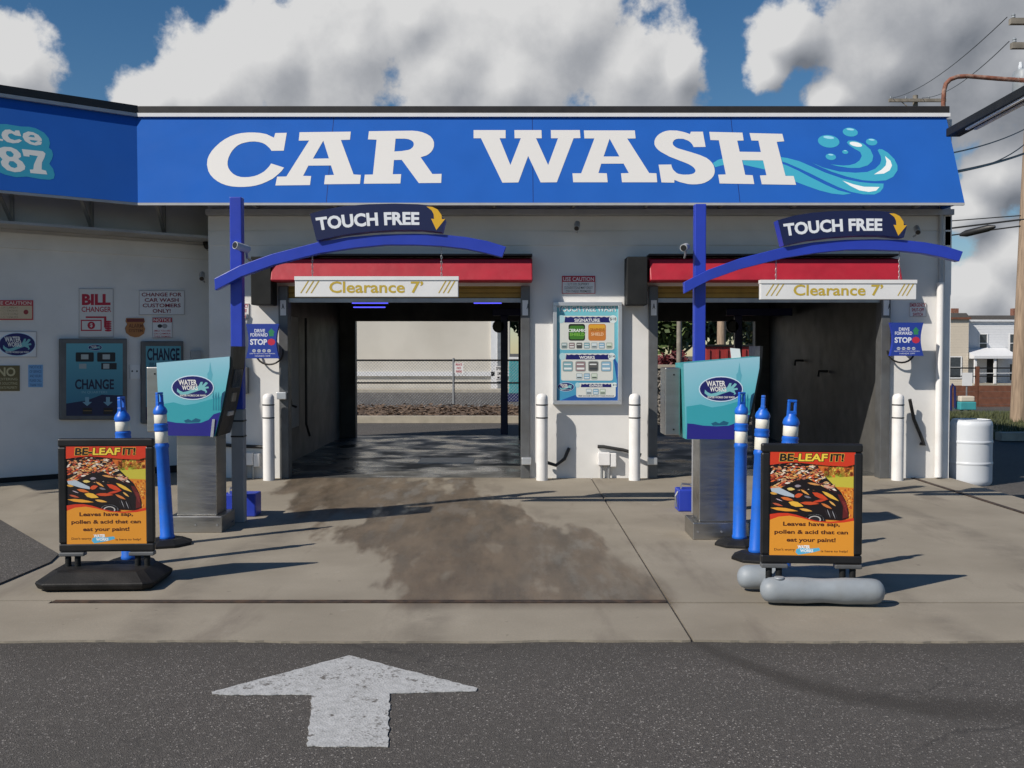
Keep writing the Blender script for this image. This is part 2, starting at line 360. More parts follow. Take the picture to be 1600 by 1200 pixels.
# ------------------------------------------------------------ flat print (lettering, artwork) laid on a surface
TXT = {}
def text2d(s, bold=0.0):
    k = (s, bold)
    if k not in TXT:
        cu = bpy.data.curves.new('t', 'FONT'); cu.body = s; cu.offset = bold; cu.resolution_u = 3; cu.size = 1; cu.fill_mode = 'FRONT'
        ob = bpy.data.objects.new('t', cu); me = ob.to_mesh()
        vs = [(v.co.x, v.co.y) for v in me.vertices]; fs = [tuple(p.vertices) for p in me.polygons]
        fs = [f for f, p in zip(fs, me.polygons)]
        ob.to_mesh_clear(); bpy.data.objects.remove(ob); bpy.data.curves.remove(cu); TXT[k] = (vs, fs)
    return TXT[k]
class Print:
    STEP = 0.0006
    def __init__(s, mapf, nrm): s.m = mapf; s.n = Vector(nrm).normalized(); s.v = []; s.f = []; s.c = []
    def _p(s, u, v, L): return s.m(u, v)+s.n*(0.0012+L*s.STEP)
    def poly(s, pts, col, L=0, holes=(), cols=None):
        rings = [[Vector((p[0], p[1], 0)) for p in pts]]+[[Vector((p[0], p[1], 0)) for p in h] for h in holes]
        tris = tessellate_polygon(rings); flat = [p for r in rings for p in r]; b = len(s.v)
        s.v += [s._p(p.x, p.y, L) for p in flat]; s.f += [tuple(b+i for i in t) for t in tris]
        s.c += [lin(c) for c in cols] if cols else [lin(col)]*len(flat)
    def rect(s, x0, y0, x1, y1, col, L=0, col2=None):
        s.poly([(x0,y0),(x1,y0),(x1,y1),(x0,y1)], col, L, cols=[col, col, col2, col2] if col2 else None)
    def rrect(s, x0, y0, x1, y1, r, col, L=0):
        pts = []
        for cx, cy, a0 in ((x1-r,y1-r,0),(x0+r,y1-r,90),(x0+r,y0+r,180),(x1-r,y0+r,270)):
            pts += [(cx+r*math.cos(R(a0+k*30)), cy+r*math.sin(R(a0+k*30))) for k in range(4)]
        s.poly(pts, col, L)
    def ell(s, cx, cy, rx, ry, col, L=0, rot=0, n=28):
        ca, sa = math.cos(rot), math.sin(rot)
        s.poly([(cx+rx*math.cos(t)*ca-ry*math.sin(t)*sa, cy+rx*math.cos(t)*sa+ry*math.sin(t)*ca) for t in [2*math.pi*k/n for k in range(n)]], col, L)
    def text(s, st, x0, y0, x1, y1, col, L=1, bold=0.0, shear=0.0, warp=None, keep=False):
        # fits the string in the box; (x0,y0) is its lower left in the print's own axes
        vs, fs = text2d(st, bold)
        ax = min(p[0] for p in vs); bx = max(p[0] for p in vs); ay = min(p[1] for p in vs); by = max(p[1] for p in vs); b = len(s.v)
        for px, py in vs:
            tx = (px-ax)/(bx-ax); ty = (py-ay)/(by-ay); u = x0+(x1-x0)*tx+shear*(ty-.5)*abs(y1-y0); v = y0+(y1-y0)*ty
            if warp: u, v = warp(tx, ty)
            s.v.append(s._p(u, v, L)); s.c.append(lin(col))
        s.f += [tuple(b+i for i in f) for f in fs]
    def build(s, name, parent):
        o0 = wloc(parent); me = bpy.data.meshes.new(name); me.from_pydata([tuple(p-o0) for p in s.v], [], s.f); me.update()
        # every facet looks along the print's normal
        bm = bmesh.new(); bm.from_mesh(me); bm.normal_update()
        fl = [f for f in bm.faces if f.normal.dot(s.n) < 0]
        if fl: bmesh.ops.reverse_faces(bm, faces=fl)
        bm.to_mesh(me); bm.free()
        a = me.color_attributes.new('Col', 'FLOAT_COLOR', 'POINT'); a.data.foreach_set('color', [x for c in s.c for x in c])
        me.materials.append(M['print']); o = bpy.data.objects.new(name, me); COL.objects.link(o); o.parent = parent; return o
def pxmap(p0, n): return lambda u, v: onplane(u, v, p0, Vector(n))
def locmap(o, ax, ay):
    o, ax, ay = Vector(o), Vector(ax), Vector(ay); return lambda u, v: o+ax*u+ay*v
def Z(pts, s, ox, oy): return [(ox+u/s, oy+v/s) for u, v in pts]      # zoomed tracing -> photograph pixels

WHITE=(228,226,222); NAVY=(26,28,98); TEAL=(70,165,185)
def logo(P, cx, cy, w, h, L=2, small=True):
    sg = 1 if h > 0 else -1; h = abs(h)           # sg: +1 when v grows upwards
    P.ell(cx, cy, w/2, h/2, (205,225,240), L); P.ell(cx, cy, w/2*.955, h/2*.92, NAVY, L+1)
    sw = [(-.36,-.02),(-.37,-.14),(-.28,-.25),(-.12,-.24),(.05,-.15),(.2,-.08),(.30,-.14),(.29,-.2),(.34,-.16),(.30,-.04),(.38,-.02),(.37,.04),(.28,.02),(.36,.16),(.31,.20),(.22,.07),(.24,.2),(.19,.2),(.14,.06),(.02,-.02),(-.1,-.12),(-.22,-.16),(-.31,-.1)]
    P.poly([(cx+a*w, cy+sg*b*h*1.15) for a, b in sw], (120,185,190), L+2)
    P.text('WATER', cx-.33*w, cy+sg*.10*h, cx+.10*w, cy+sg*.32*h, WHITE, L+3, .03, shear=-.1)
    P.text('WORKS', cx-.25*w, cy-sg*.10*h, cx+.12*w, cy+sg*.09*h, WHITE, L+3, .03, shear=-.1)
    if small: P.text('WATER WORKS CAR WASH', cx-.31*w, cy-sg*.36*h, cx+.31*w, cy-sg*.28*h, WHITE, L+3, .02)

# ============================================================ GROUND
def sm(a, b, x): t = max(0, min(1, (x-a)/(b-a))); return t*t*(3-2*t)
def terrain(x, y): return -.088*sm(5.5, 5.65, x)*sm(18.2, 16.5, y)-1.75*sm(26, 80, y)*sm(6.5, 13, x)
def ground():
    xs = [-400,-200,-100,-50,-25,-12]+[-6+1.5*i for i in range(8)]+[5.49,5.56,5.64,5.7]+[6+1.5*i for i in range(37)]+[75,110,200,400]
    ys = [-60,-20,0,5,10,15,20]+[24+2*i for i in range(44)]+[130,170,250,420,700]
    mb = MB(); nx = len(xs)
    mb.v = [Vector((x, y, terrain(x, y)-.012)) for y in ys for x in xs]
    mb.f = [(j*nx+i, j*nx+i+1, (j+1)*nx+i+1, (j+1)*nx+i) for j in range(len(ys)-1) for i in range(nx-1)]
    struct(mb.build('ground', 'asphalt'))
ground()
YW = 13.06                                   # plane of the bay wall
WD = Vector((-.766, -.643, 0)); WN = Vector((.643, -.766, 0)); WP = Vector((-3.98, 13.66, 0))   # wing wall: along, facing, start
def apron():
    a = bpy.data.objects.new('concrete_apron', None); COL.objects.link(a); struct(a)
    g = .009
    def rise(x, y):
        d = (Vector((x, y, 0))-WP).dot(WN); return .07*sm(2.8, .1, d)*sm(-3.2, -5.4, x) if x < -3.2 else 0
    def slab(x0, x1, y0, y1, n=1, m=1, top=.0, jit=False):
        mb = MB(); vs = [Vector((x0+(x1-x0)*i/n, y0+(y1-y0)*j/m, 0)) for j in range(m+1) for i in range(n+1)]
        for v in vs:
            v.z = rise(v.x, v.y)+top
            if jit and abs(v.y-y0) < 1e-6: v.y += random.uniform(-.006, .006)+.012*math.sin(v.x*2.3)+.006*math.sin(v.x*7.1)
        k = len(vs); fs = [(j*(n+1)+i, j*(n+1)+i+1, (j+1)*(n+1)+i+1, (j+1)*(n+1)+i) for j in range(m) for i in range(n)]
        mb.add(vs, fs)
        ring = [i for i in range(n+1)]+[(j+1)*(n+1)-1+0 for j in range(1, m+1)]+[m*(n+1)+i for i in range(n-1, -1, -1)]+[j*(n+1) for j in range(m-1, 0, -1)]
        low = [Vector((vs[i].x, vs[i].y, -.10)) for i in ring]; b = len(mb.v); mb.v += low
        for q in range(len(ring)): mb.f.append((ring[q], b+q, b+(q+1) % len(ring), ring[(q+1) % len(ring)]))
        mb.build('slab', 'concrete', a)
    yf = gnd(800, 1001).y; ys = 6.55
    slab(-9.5, 1.0-g, ys+g+.06, 14.2, 46, 34); slab(1.0+g, 5.03, ys+.022, 13.3)
    slab(-9.5, -2.95, yf, ys+.06-g, 120, 1, jit=True); slab(-2.95, 1.0-g, yf, ys-g, 80, 1, jit=True); slab(1.0+g, 5.03, yf, ys-g, 80, 1, jit=True)
    slab(5.10, 5.55, yf, 13.6)
    o = MB().box(-2.93, .985, ys, ys+.06, -.03, .006).build('drain_strip', 'drain'); tag(o, 'rusty steel drain strip set across the concrete in the arrow lane', 'drain strip')
    o = MB().box(5.04, 5.09, yf, 13.4, -.03, .006).build('edge_strip', 'drain'); tag(o, 'rusty steel edging strip running towards the white drum', 'edging')
    # asphalt wedge that laps over the concrete by the change machines
    pts = [gnd(-260, 690), gnd(-10, 808), gnd(92, 868), gnd(78, 881), gnd(0, 914), gnd(-300, 1010)]
    struct(MB().prism([(p.x, p.y, -.02) for p in pts], (0, 0, .034)).build('asphalt_patch', 'asphalt'))
    # bay floors
    struct(MB().box(-3.35, .62, 13.10, 19.6, -.1, .004).build('bay_floor', 'wet_floor'))
    struct(MB().box(1.2, 4.98, 13.32, 19.6, -.1, .004).build('bay_floor', 'wet_floor'))
    p = atY(0, 0, 15)
    c = MB().box(-1.35, -.55, 14.75, 15.45, 0, .012).build('floor_hatch', 'galv'); tag(c, 'steel pit hatch in the wet floor of the arrow lane bay', 'hatch')
    # painted arrow
    z = .0
    arrow = [(545,1022),(746,1073),(744,1077),(609,1081),(606,1164),(480,1163),(487,1083),(332,1083),(331,1079)]
    cor = [gnd(x, y) for x, y in arrow]; pts = []
    for i, a_ in enumerate(cor):
        b_ = cor[(i+1) % len(cor)]; m_ = max(1, int((b_-a_).length/.03)); nn = Vector((-(b_-a_).y, (b_-a_).x, 0)).normalized()
        for k in range(m_): pts.append(a_.lerp(b_, k/m_)+nn*(random.uniform(-.005, .005) if k else 0))
    o = MB().prism([(q.x, q.y, -.010) for q in pts], (0, 0, .004)).build('painted_arrow', 'road_paint'); struct(o)
apron()

# ============================================================ CAR WASH BUILDING
B = thing('car_wash_building', 'white car wash with sloped blue sign canopy and two open bays', 'building', (0.6, YW, 0))
def bld(mb, name, m, parent=None, **k): return mb.build(name, m, parent or B, **k)
XL0, XL1, XR0, XR1, XE = -2.92, .22, 1.72, 4.74, 5.5      # bay openings and outer corner
XP = -3.81; ZD = 2.42; ZT = 4.5
T = .22
bld(MB().box(XP, XL0, YW, YW+T, -.05, ZD), 'pier', 'white_wall')
bld(MB().box(XL1, XR0, YW, YW+T, -.05, ZD), 'pier', 'white_wall')
bld(MB().box(XR1, XE, YW, YW+T, -.05, ZD), 'pier', 'white_wall')
bld(MB().box(XP, XE, YW, YW+T, ZD, ZT), 'header_wall', 'white_wall')
for z in (2.93, 3.12): bld(MB().box(XP+.002, XE-.002, YW-.014, YW, z, z+.17), 'siding_board', 'white_wall')
bld(MB().box(XP-.004, XE+.004, YW-.10, YW-.002, 3.30, 3.37), 'ledger', 'grey_trim')
bld(MB().box(XP, XP+T, YW+T, 13.95, -.05, ZT), 'return_wall', 'white_wall')
bld(MB().box(XE-T, XE, YW+T, 19.6, -.05, ZT), 'side_wall', 'white_wall')
# wing with the change machines
def wq(t, d, z): return WP+WD*t+WN*d+Vector((0, 0, z))      # along the wing, out of its face, up
def wbox(mb, t0, t1, d0, d1, z0, z1): return mb.obox(wq(t0, d0, z0), WD*(t1-t0), WN*(d1-d0), (0, 0, z1-z0))
bld(wbox(MB(), -.25, 6, -.2, 0, -.05, ZT), 'wing_wall', 'white_wall')
bld(wbox(MB(), -.2, 6, 0, .03, 2.80, 2.98), 'wing_band', 'white_wall')
bld(wbox(MB(), -.2, 6, .0, .012, -.02, .13), 'base_strip', 'dark_steel')
bld(wbox(MB(), -.2, 6, 0, .55, 3.02, 3.05), 'soffit_board', 'soffit')
# canopy: sloped blue panels with coping; the wing run is mitred into the front run
YB, YT, ZB, ZU = 12.34, 12.90, 3.36, 4.50
XC0, XC1, XCR = -4.43, -4.634, 5.36
bld(MB().add([(XC0,YB,ZB),(XCR,YB,ZB),(XCR,YT,ZU),(XC1,YT,ZU),(XC0,YB+.04,ZB),(XCR,YB+.04,ZB),(XCR,YT+.04,ZU),(XC1,YT+.04,ZU)],
    [(0,1,2,3),(7,6,5,4),(0,4,5,1),(1,5,6,2),(2,6,7,3),(3,7,4,0)]), 'canopy_panel', 'fascia_blue')
bld(MB().add([(XCR,YB+.002,ZB+.004),(XCR,YW+.5,ZB+.004),(XCR,YW+.5,ZU),(XCR,YT+.002,ZU),(XCR-.02,YB+.02,ZB+.004),(XCR-.02,YW+.5,ZB+.004),(XCR-.02,YW+.5,ZU),(XCR-.02,YT+.02,ZU)],
    [(0,1,2,3),(7,6,5,4),(0,4,5,1),(1,5,6,2),(2,6,7,3),(3,7,4,0)]), 'canopy_end', 'fascia_blue')
wb = Vector((XC0, YB, ZB)); wt = Vector((XC1, YT, ZU)); e = WD*5.2; bk = -WN*.04
bld(MB().add([wb, wt, wt+e, wb+e, wb+bk, wt+bk, wt+e+bk, wb+e+bk], [(0,1,2,3),(7,6,5,4),(0,4,5,1),(1,5,6,2),(2,6,7,3),(3,7,4,0)]), 'canopy_panel', 'fascia_blue')
bld(MB().box(XC1-.0, XCR+.03, YT-.035, YT+.35, ZU+.035, ZU+.12), 'coping', 'coping', bevel=.008)
bld(MB().box(XC1+.01, XCR+.035, YT-.045, YT+.10, ZU-.012, ZU+.033), 'coping_trim', 'trim_white')
bld(MB().obox(wt+Vector((.0,-.0,.035))-WN*.3, WD*5.2, WN*.34, (0,0,.09)), 'coping', 'coping')
bld(MB().obox(wt+Vector((0,0,-.012))-WN*.1, WD*5.2, WN*.15, (0,0,.04)), 'coping_trim', 'grey_trim')
bld(MB().box(XC0+.05, XCR-.03, YB+.30, YW, ZB+.40, ZB+.42), 'soffit_board', 'soffit')
bld(MB().box(XC0, XCR, YB-.006, YB+.035, ZB-.03, ZB-.002), 'canopy_edge', 'grey_trim')
bld(MB().obox(wb+Vector((0,0,-.03)), WD*5.2, -WN*.035, (0,0,.028)), 'canopy_edge', 'grey_trim')
bld(MB().box(XC1, XE+0, YT+.35, 19.6, ZU+.0, ZU+.06), 'roof', 'roof_dark')
for px in (395, 520, 650, 772, 897, 1012, 1130, 1245, 1362, 1440):
    x = (px-800)*12.7/F
    m = MB().beam((x, YW-.03, 3.40), (x, YW-.03, 3.74), .035, .035).beam((x+.02, YW-.05, 3.72), (x+.30, YB+.10, 3.42), .035, .035).beam((x, YB+.05, 3.40), (x, YW-.03, 3.40), .03, .03)
    bld(m, 'bracket', 'soffit')
for t in (.6, 1.5, 2.4):
    a = wq(t, .02, 3.08); bld(MB().beam(a, a+Vector((0, 0, .4)), .035, .035).beam(a, a+WN*.5+WD*.3+Vector((0, 0, .35)), .035, .035), 'bracket', 'soffit')
for xx in (-2.2, .25, 2.7):
    a = Vector((xx, YB, ZB)); d = Vector((0, YT-YB, ZU-ZB)); bld(MB().obox(a+d*.004-Vector((.003, 0, 0))+Vector((0, -.0012, .0006)), (.006, 0, 0), d*.99, (0, .004, 0)), 'panel_seam', 'arm_blue')
# canopy lettering: each letter a flat piece on the sloped panel
FN = Vector((0, YB-YT, 0)).cross(Vector((1, 0, 0))); FN = Vector((0, -(ZU-ZB), (YT-YB))).normalized()
fm = pxmap((0, YB, ZB), FN)
def flat_piece(name, pts, col, L=0, holes=(), parent=B, mp=fm, n=FN):
    P = Print(mp, n); P.poly(pts, col, L, holes); return P.build(name, parent)
LET = {
 'C': (8,310,190,[(1105,142),(962,145),(945,203),(850,158),(770,143),(700,138),(620,138),(540,145),(470,160),(400,185),(330,222),(270,265),(215,315),(170,365),(135,420),(115,470),(108,540),(125,620),(150,665),(190,710),(240,748),(290,775),(350,797),(420,812),(500,818),(570,818),(650,812),(720,800),(790,780),(850,755),(930,715),(985,670),(1035,625),(1072,577),(910,525),(885,562),(860,590),(820,627),(780,650),(735,672),(690,685),(640,694),(580,697),(530,694),(480,680),(435,655),(400,620),(375,580),(365,540),(366,500),(375,460),(395,412),(420,370),(455,330),(490,300),(540,275),(590,262),(645,252),(700,250),(755,256),(800,268),(835,285),(860,305),(890,332),(915,367),(1068,365)],[]),
 'A': (8,310,190,[(1265,135),(1905,127),(1895,228),(1782,232),(1940,662),(2032,668),(2020,780),(1572,785),(1585,672),(1695,668),(1658,550),(1375,552),(1310,680),(1410,682),(1395,795),(963,800),(985,690),(1100,688),(1385,238),(1255,240)],[[(1562,240),(1432,465),(1632,462)]]),
 'R': (8,500,190,[(612,122),(1150,115),(1220,121),(1280,135),(1335,157),(1380,185),(1410,222),(1425,260),(1425,310),(1412,347),(1390,380),(1360,407),(1330,425),(1258,447),(1405,657),(1520,655),(1515,768),(1235,770),(1022,480),(925,482),(910,660),(1015,658),(1005,775),(548,778),(560,665),(662,663),(708,228),(600,224)],[[(945,215),(1060,215),(1105,221),(1140,235),(1165,255),(1172,275),(1172,297),(1160,322),(1135,343),(1110,355),(1020,370),(930,375)]]),
 'W': (8,730,190,[(80,108),(480,108),(480,210),(405,210),(540,545),(670,210),(592,210),(590,108),(928,108),(932,210),(860,210),(1012,545),(1135,210),(1048,210),(1045,108),(1408,108),(1416,208),(1330,210),(1120,760),(918,762),(762,432),(640,762),(440,765),(172,210),(80,210)],[]),
 'A2': (8,880,190,[(258,112),(895,112),(905,212),(800,214),(1075,645),(1165,648),(1175,760),(735,760),(722,648),(820,645),(755,527),(475,528),(440,645),(545,648),(556,760),(125,760),(115,648),(225,648),(390,212),(265,212)],[[(580,215),(505,438),(702,438)]]),
 'S': (8,1060,190,[(305,128),(155,128),(145,158),(100,142),(60,130),(-20,114),(-110,112),(-160,120),(-200,135),(-240,157),(-265,180),(-287,210),(-300,245),(-300,285),(-290,310),(-275,332),(-250,357),(-220,380),(-110,440),(10,487),(80,513),(130,535),(168,557),(195,580),(212,605),(212,625),(195,647),(165,658),(130,664),(60,665),(0,655),(-28,640),(-50,620),(-68,600),(-80,575),(-90,538),(-248,540),(-212,762),(-52,765),(-50,730),(20,758),(120,782),(175,786),(230,785),(285,778),(330,765),(375,742),(410,715),(437,683),(450,650),(454,620),(450,585),(440,550),(420,517),(390,485),(350,455),(270,420),(150,382),(0,338),(-30,325),(-55,305),(-70,285),(-72,262),(-55,235),(-30,221),(0,215),(60,217),(110,235),(135,248),(155,265),(175,290),(190,320),(340,318)],[]),
 'H': (8,1060,190,[(385,130),(800,140),(815,238),(735,240),(765,378),(1030,382),(1000,240),(912,238),(888,145),(1298,155),(1322,248),(1228,255),(1338,680),(1440,682),(1470,792),(1042,785),(1018,675),(1100,672),(1058,487),(795,483),(835,668),(928,672),(948,782),(515,775),(497,665),(592,662),(505,235),(400,232)],[]),
}
for k, (s, ox, oy, pts, holes) in LET.items():
    flat_piece('letter', Z(pts, s, ox, oy), (208,206,203), 3, [Z(h, s, ox, oy) for h in holes])
wave = [[(-80,445),(0,455),(150,495),(300,560),(480,640),(700,715),(900,755),(1060,772),(1205,775),(1200,830),(1160,880),(1090,912),(950,910),(800,880),(640,820),(480,745),(300,655),(150,585),(0,520),(-60,500)],
 [(300,510),(450,575),(650,625),(850,640),(1000,630),(1100,590),(1160,530),(1175,480),(1168,430),(1130,358),(1150,343),(1190,348),(1260,390),(1340,470),(1378,550),(1378,610),(1325,690),(1235,735),(1100,745),(950,735),(750,690),(550,625),(400,560)],
 [(-60,530),(0,550),(130,610),(300,700),(480,790),(640,860),(800,900),(700,915),(560,900),(400,860),(230,800),(100,750),(60,690),(-30,670)],
 [(540,535),(700,550),(780,545),(850,525),(905,485),(932,430),(912,380),(840,340),(775,297),(745,262),(765,238),(850,240),(960,280),(1040,350),(1075,430),(1062,495),(1005,548),(900,580),(780,580),(640,560)]]
wh = [[(690,738),(830,785),(960,815),(1155,818),(1110,865),(1020,880),(900,860),(780,800)], [(1222,430),(1290,490),(1310,550),(1280,610),(1210,650),(1085,660),(1180,600),(1230,550),(1240,500)]]
q = lambda p: Z(p, 8, 1230, 190); TW = (62,160,185); TH = (225,228,228)
def stroke(name, fn):
    P = Print(fm, FN); fn(P); return P.build(name, B)
for w in wave: flat_piece('wave_stroke', q(w), TW, 0)
for w in ([(430,520),(490,480),(560,460),(575,540),(460,570)], [(800,484),(1060,487),(1085,600),(815,540)]): flat_piece('wave_stroke', Z(w, 8, 1060, 190), TW, 0)
for w in wh: flat_piece('wave_highlight', q(w), TH, 1)
stroke('wave_highlight', lambda P: P.ell(1230+858/8, 190+285/8, 10, 3.4, TH, 1, .22))
for cx, cy, rx, ry in ((518,247,135,78),(788,132,95,55),(1055,255,72,43),(545,440,65,40),(725,380,38,24)):
    stroke('bubble', lambda P: [P.ell(1230+cx/8, 190+cy/8, rx/8, ry/8, TW, 0, .12), P.ell(1230+cx/8, 190+(cy-ry*.62)/8, rx/16, ry/36, (150,205,225), 1, .12)])
# wing panel: badge with the founding year
WFN = (WN*(ZU-ZB)+Vector((0, 0, YT-YB))*1.0).normalized(); wm = pxmap(wb, WFN); z7 = lambda p: Z(p, 10, 0, 180)
P = Print(wm, WFN)
P.poly(z7([(-900,80),(-500,90),(0,140),(100,140),(330,178),(450,180),(560,205),(690,275),(760,360),(780,440),(765,510),(810,550),(830,620),(810,690),(770,760),(830,840),(855,930),(840,990),(780,1010),(640,1000),(420,960),(250,970),(80,930),(-40,880),(-500,850),(-900,800)]), (58,150,175), 0)
wc = (214,214,208)
P.poly(z7([(300,240),(240,238),(225,262),(150,225),(80,228),(35,265),(22,310),(45,370),(110,420),(200,440),(290,432),(345,400),(300,375),(230,392),(160,370),(122,325),(135,292),(185,285),(240,318),(330,330)]), wc, 1)
P.poly(z7([(440,255),(520,268),(600,310),(650,370),(655,410),(460,385),(480,415),(540,432),(600,400),(655,425),(640,462),(560,475),(470,455),(390,405),(352,340),(365,285)]), wc, 1, [z7([(440,335),(545,350),(530,315),(480,308)])])
P.poly(z7([(60,495),(170,500),(260,540),(320,600),(330,650),(285,685),(350,730),(395,800),(385,850),(320,885),(230,892),(110,860),(30,790),(10,730),(40,690),(-10,640),(-40,580),(-10,515)]), wc, 1,
       [z7([(110,560),(170,565),(215,610),(200,650),(150,655),(100,615),(92,580)]), z7([(150,720),(210,720),(265,765),(270,810),(230,828),(170,810),(130,765)])])
P.poly(z7([(340,530),(670,565),(710,600),(695,660),(655,740),(650,850),(720,870),(738,928),(475,905),(465,850),(520,850),(530,770),(590,640),(460,620),(460,650),(370,640)]), wc, 1)
P.poly(z7([(-60,360),(45,375),(48,405),(-60,392)]), wc, 1)
P.text('Sin', -70, 218, -8, 196, wc, 1, .04); P.text('19', -60, 262, -6, 228, wc, 1, .05)
P.build('year_badge', B)
# roll-up doors: curtain slats under a red vinyl hood, side guides, motor boxes
def bay(x0, x1, motor_x, guard):
    hood = MB(); pr = [(YW-.002, 2.775), (YW-.25, 2.735), (YW-.37, 2.47), (YW-.34, 2.455), (YW-.002, 2.46)]
    bld(hood.prism([(x0-.03, y, z) for y, z in pr], (x1-x0+.06, 0, 0)), 'door_hood', 'red_vinyl', bevel=.012)
    bld(MB().box(x0-.03, x1+.03, YW-.27, YW-.002, 2.778, 2.80), 'hood_flashing', 'coping')
    d = MB().box(x0+.06, x1-.06, YW+.03, YW+.05, 2.24, 2.47); d = bld(d, 'roll_up_door', 'dark_steel')
    for i in range(3): MB().box(x0+.07, x1-.07, YW+.012, YW+.028, 2.275+i*.062, 2.275+i*.062+.057).build('slat', 'yellow_slat', d, bevel=.004)
    MB().box(x0+.05, x1-.05, YW+.005, YW+.06, 2.215, 2.268).build('bottom_bar', 'galv', d)
    for a, b_ in ((x0-.005, x0+.11), (x1-.11, x1+.005)):
        bld(MB().box(a, b_, YW-.05, YW+.15, 0, 2.42), 'door_guide', 'jamb_steel', bevel=.006)
    for a in (x0+.02, x1-.09):
        bld(MB().box(a, a+.07, YW-.066, YW-.05, 2.05, 2.24), 'label_plate', 'trim_white')
    bld(MB().box(motor_x, motor_x+.25, YW-.33, YW-.003, 2.17, 2.76), 'motor_box', 'dark_steel', bevel=.01)
    for x in guard: bld(MB().box(x, x+.12, YW-.13, YW-.05, .18 if x > 0 else 1.0, .27 if x > 0 else 1.09), 'guide_bumper', 'alu', bevel=.008)
bay(XL0, XL1, XL0-.28, (XL1-.1, XL0-.02)); bay(XR0, XR1, XR0-.31, (XR0-.02,))
for a in (XL0, XL1-.075, XR0, XR1-.075):
    P = Print(locmap((a+.02, YW-.067, 2.07), (.07, 0, 0), (0, 0, .17)), (0, -1, 0)); P.text('A', .25, .35, .75, .75, (40,40,45), 0, .02); P.build('lettering', B)
# bay interiors: side walls, ceiling, rear wall with its openings
YR = 19.2
for x in (XL0-.42, .50, 1.30, XR1+.02):
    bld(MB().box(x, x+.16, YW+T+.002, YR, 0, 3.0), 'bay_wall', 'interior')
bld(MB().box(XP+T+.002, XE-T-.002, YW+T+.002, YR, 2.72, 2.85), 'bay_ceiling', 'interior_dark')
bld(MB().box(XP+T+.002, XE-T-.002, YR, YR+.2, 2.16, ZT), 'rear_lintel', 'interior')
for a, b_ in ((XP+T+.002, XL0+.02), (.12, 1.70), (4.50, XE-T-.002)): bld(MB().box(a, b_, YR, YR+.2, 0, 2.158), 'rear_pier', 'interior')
for x0, x1 in ((XL0-.2, .48), (1.48, 4.72)): bld(MB().box(x0, x1, 15.0, 15.35, 2.36, 2.6), 'gantry_beam', 'interior_dark')
for xx in (-2.2, -.6, 2.3, 3.9): bld(MB().box(xx, xx+.08, YW+.5, YR-.1, 2.50, 2.60), 'overhead_rail', 'galv')
for y_, z in ((15.6, 1.30), (16.9, 1.45)): bld(MB().tube([(XR1+.01, y_, z), (XR1-.12, y_, z), (XR1-.13, y_, z-.08)], .02, 6), 'hose_hook', 'cable')
# panels and pipes on the bay wall of the arrow lane
bld(MB().box(XL0-.258, XL0-.23, 14.2, 15.3, .5, 2.1), 'wall_panel', 'grey_trim')
bld(MB().tube([(XL0-.18, 14.4, 2.1), (XL0-.18, 14.4, 1.1), (XL0-.16, 14.45, .85), (XL0-.1, 14.5, .82)], .018), 'hose', 'cable')
bld(MB().tube([(XL0-.18, 15.6, 2.1), (XL0-.18, 15.6, .5), (XL0-.15, 15.7, .32)], .018), 'hose', 'cable')
def led(x, y, z, w, lane):
    o = thing('light_bar', 'glowing blue light bar inside the '+lane, 'light', (x, y, z))
    MB().box(x, x+w, y, y+.05, z, z+.03).build('housing', 'black_metal', o); MB().box(x, x+w, y-.004, y-.001, z+.006, z+.022).build('tube', 'led_blue', o)
led(-2.30, 14.93, 2.28, .52, 'arrow lane bay, upper of a pair'); led(-2.28, 14.93, 2.22, .46, 'arrow lane bay, lower of a pair'); led(-.55, 14.93, 2.28, .4, 'arrow lane bay, alone near the menu board side')
def spray_arm(x, y, lane):
    o = thing('spray_arm', 'dark blue hanging spray arm inside the '+lane, 'spray arm', (x, y, .2))
    MB().box(x-.06, x+.06, y, y+.12, .2, 2.2).build('upright', 'arm_blue', o, bevel=.01)
    MB().box(x-.2, x+.9, y+.01, y+.11, 2.2, 2.32).build('top_rail', 'arm_blue', o, bevel=.01)
    MB().lathe([(.09,0),(.11,.02),(.11,.1),(.09,.12)], (x-.09, y-.0, 2.02), 14, (0, 1, 0)).build('swivel', 'black_metal', o)
spray_arm(-.13, 17.4, 'bay facing the beige wall'); spray_arm(3.80, 17.4, 'bay facing the stone wall')
# pipe, gutter and small fixtures on the end pier
bld(MB().tube([(5.36, YW-.06, .02), (5.36, YW-.06, 2.46)], .045, 12), 'downpipe', 'white_paint', smooth=True)
bld(MB().tube([(5.36, YW-.05, 2.46), (5.36, YW-.05, 3.5)], .026, 10), 'downpipe', 'grey_trim', smooth=True)
bld(MB().box(XE-.07, XE+.012, YW-.014, YW+.05, 0, 3.3), 'corner_trim', 'white_paint')

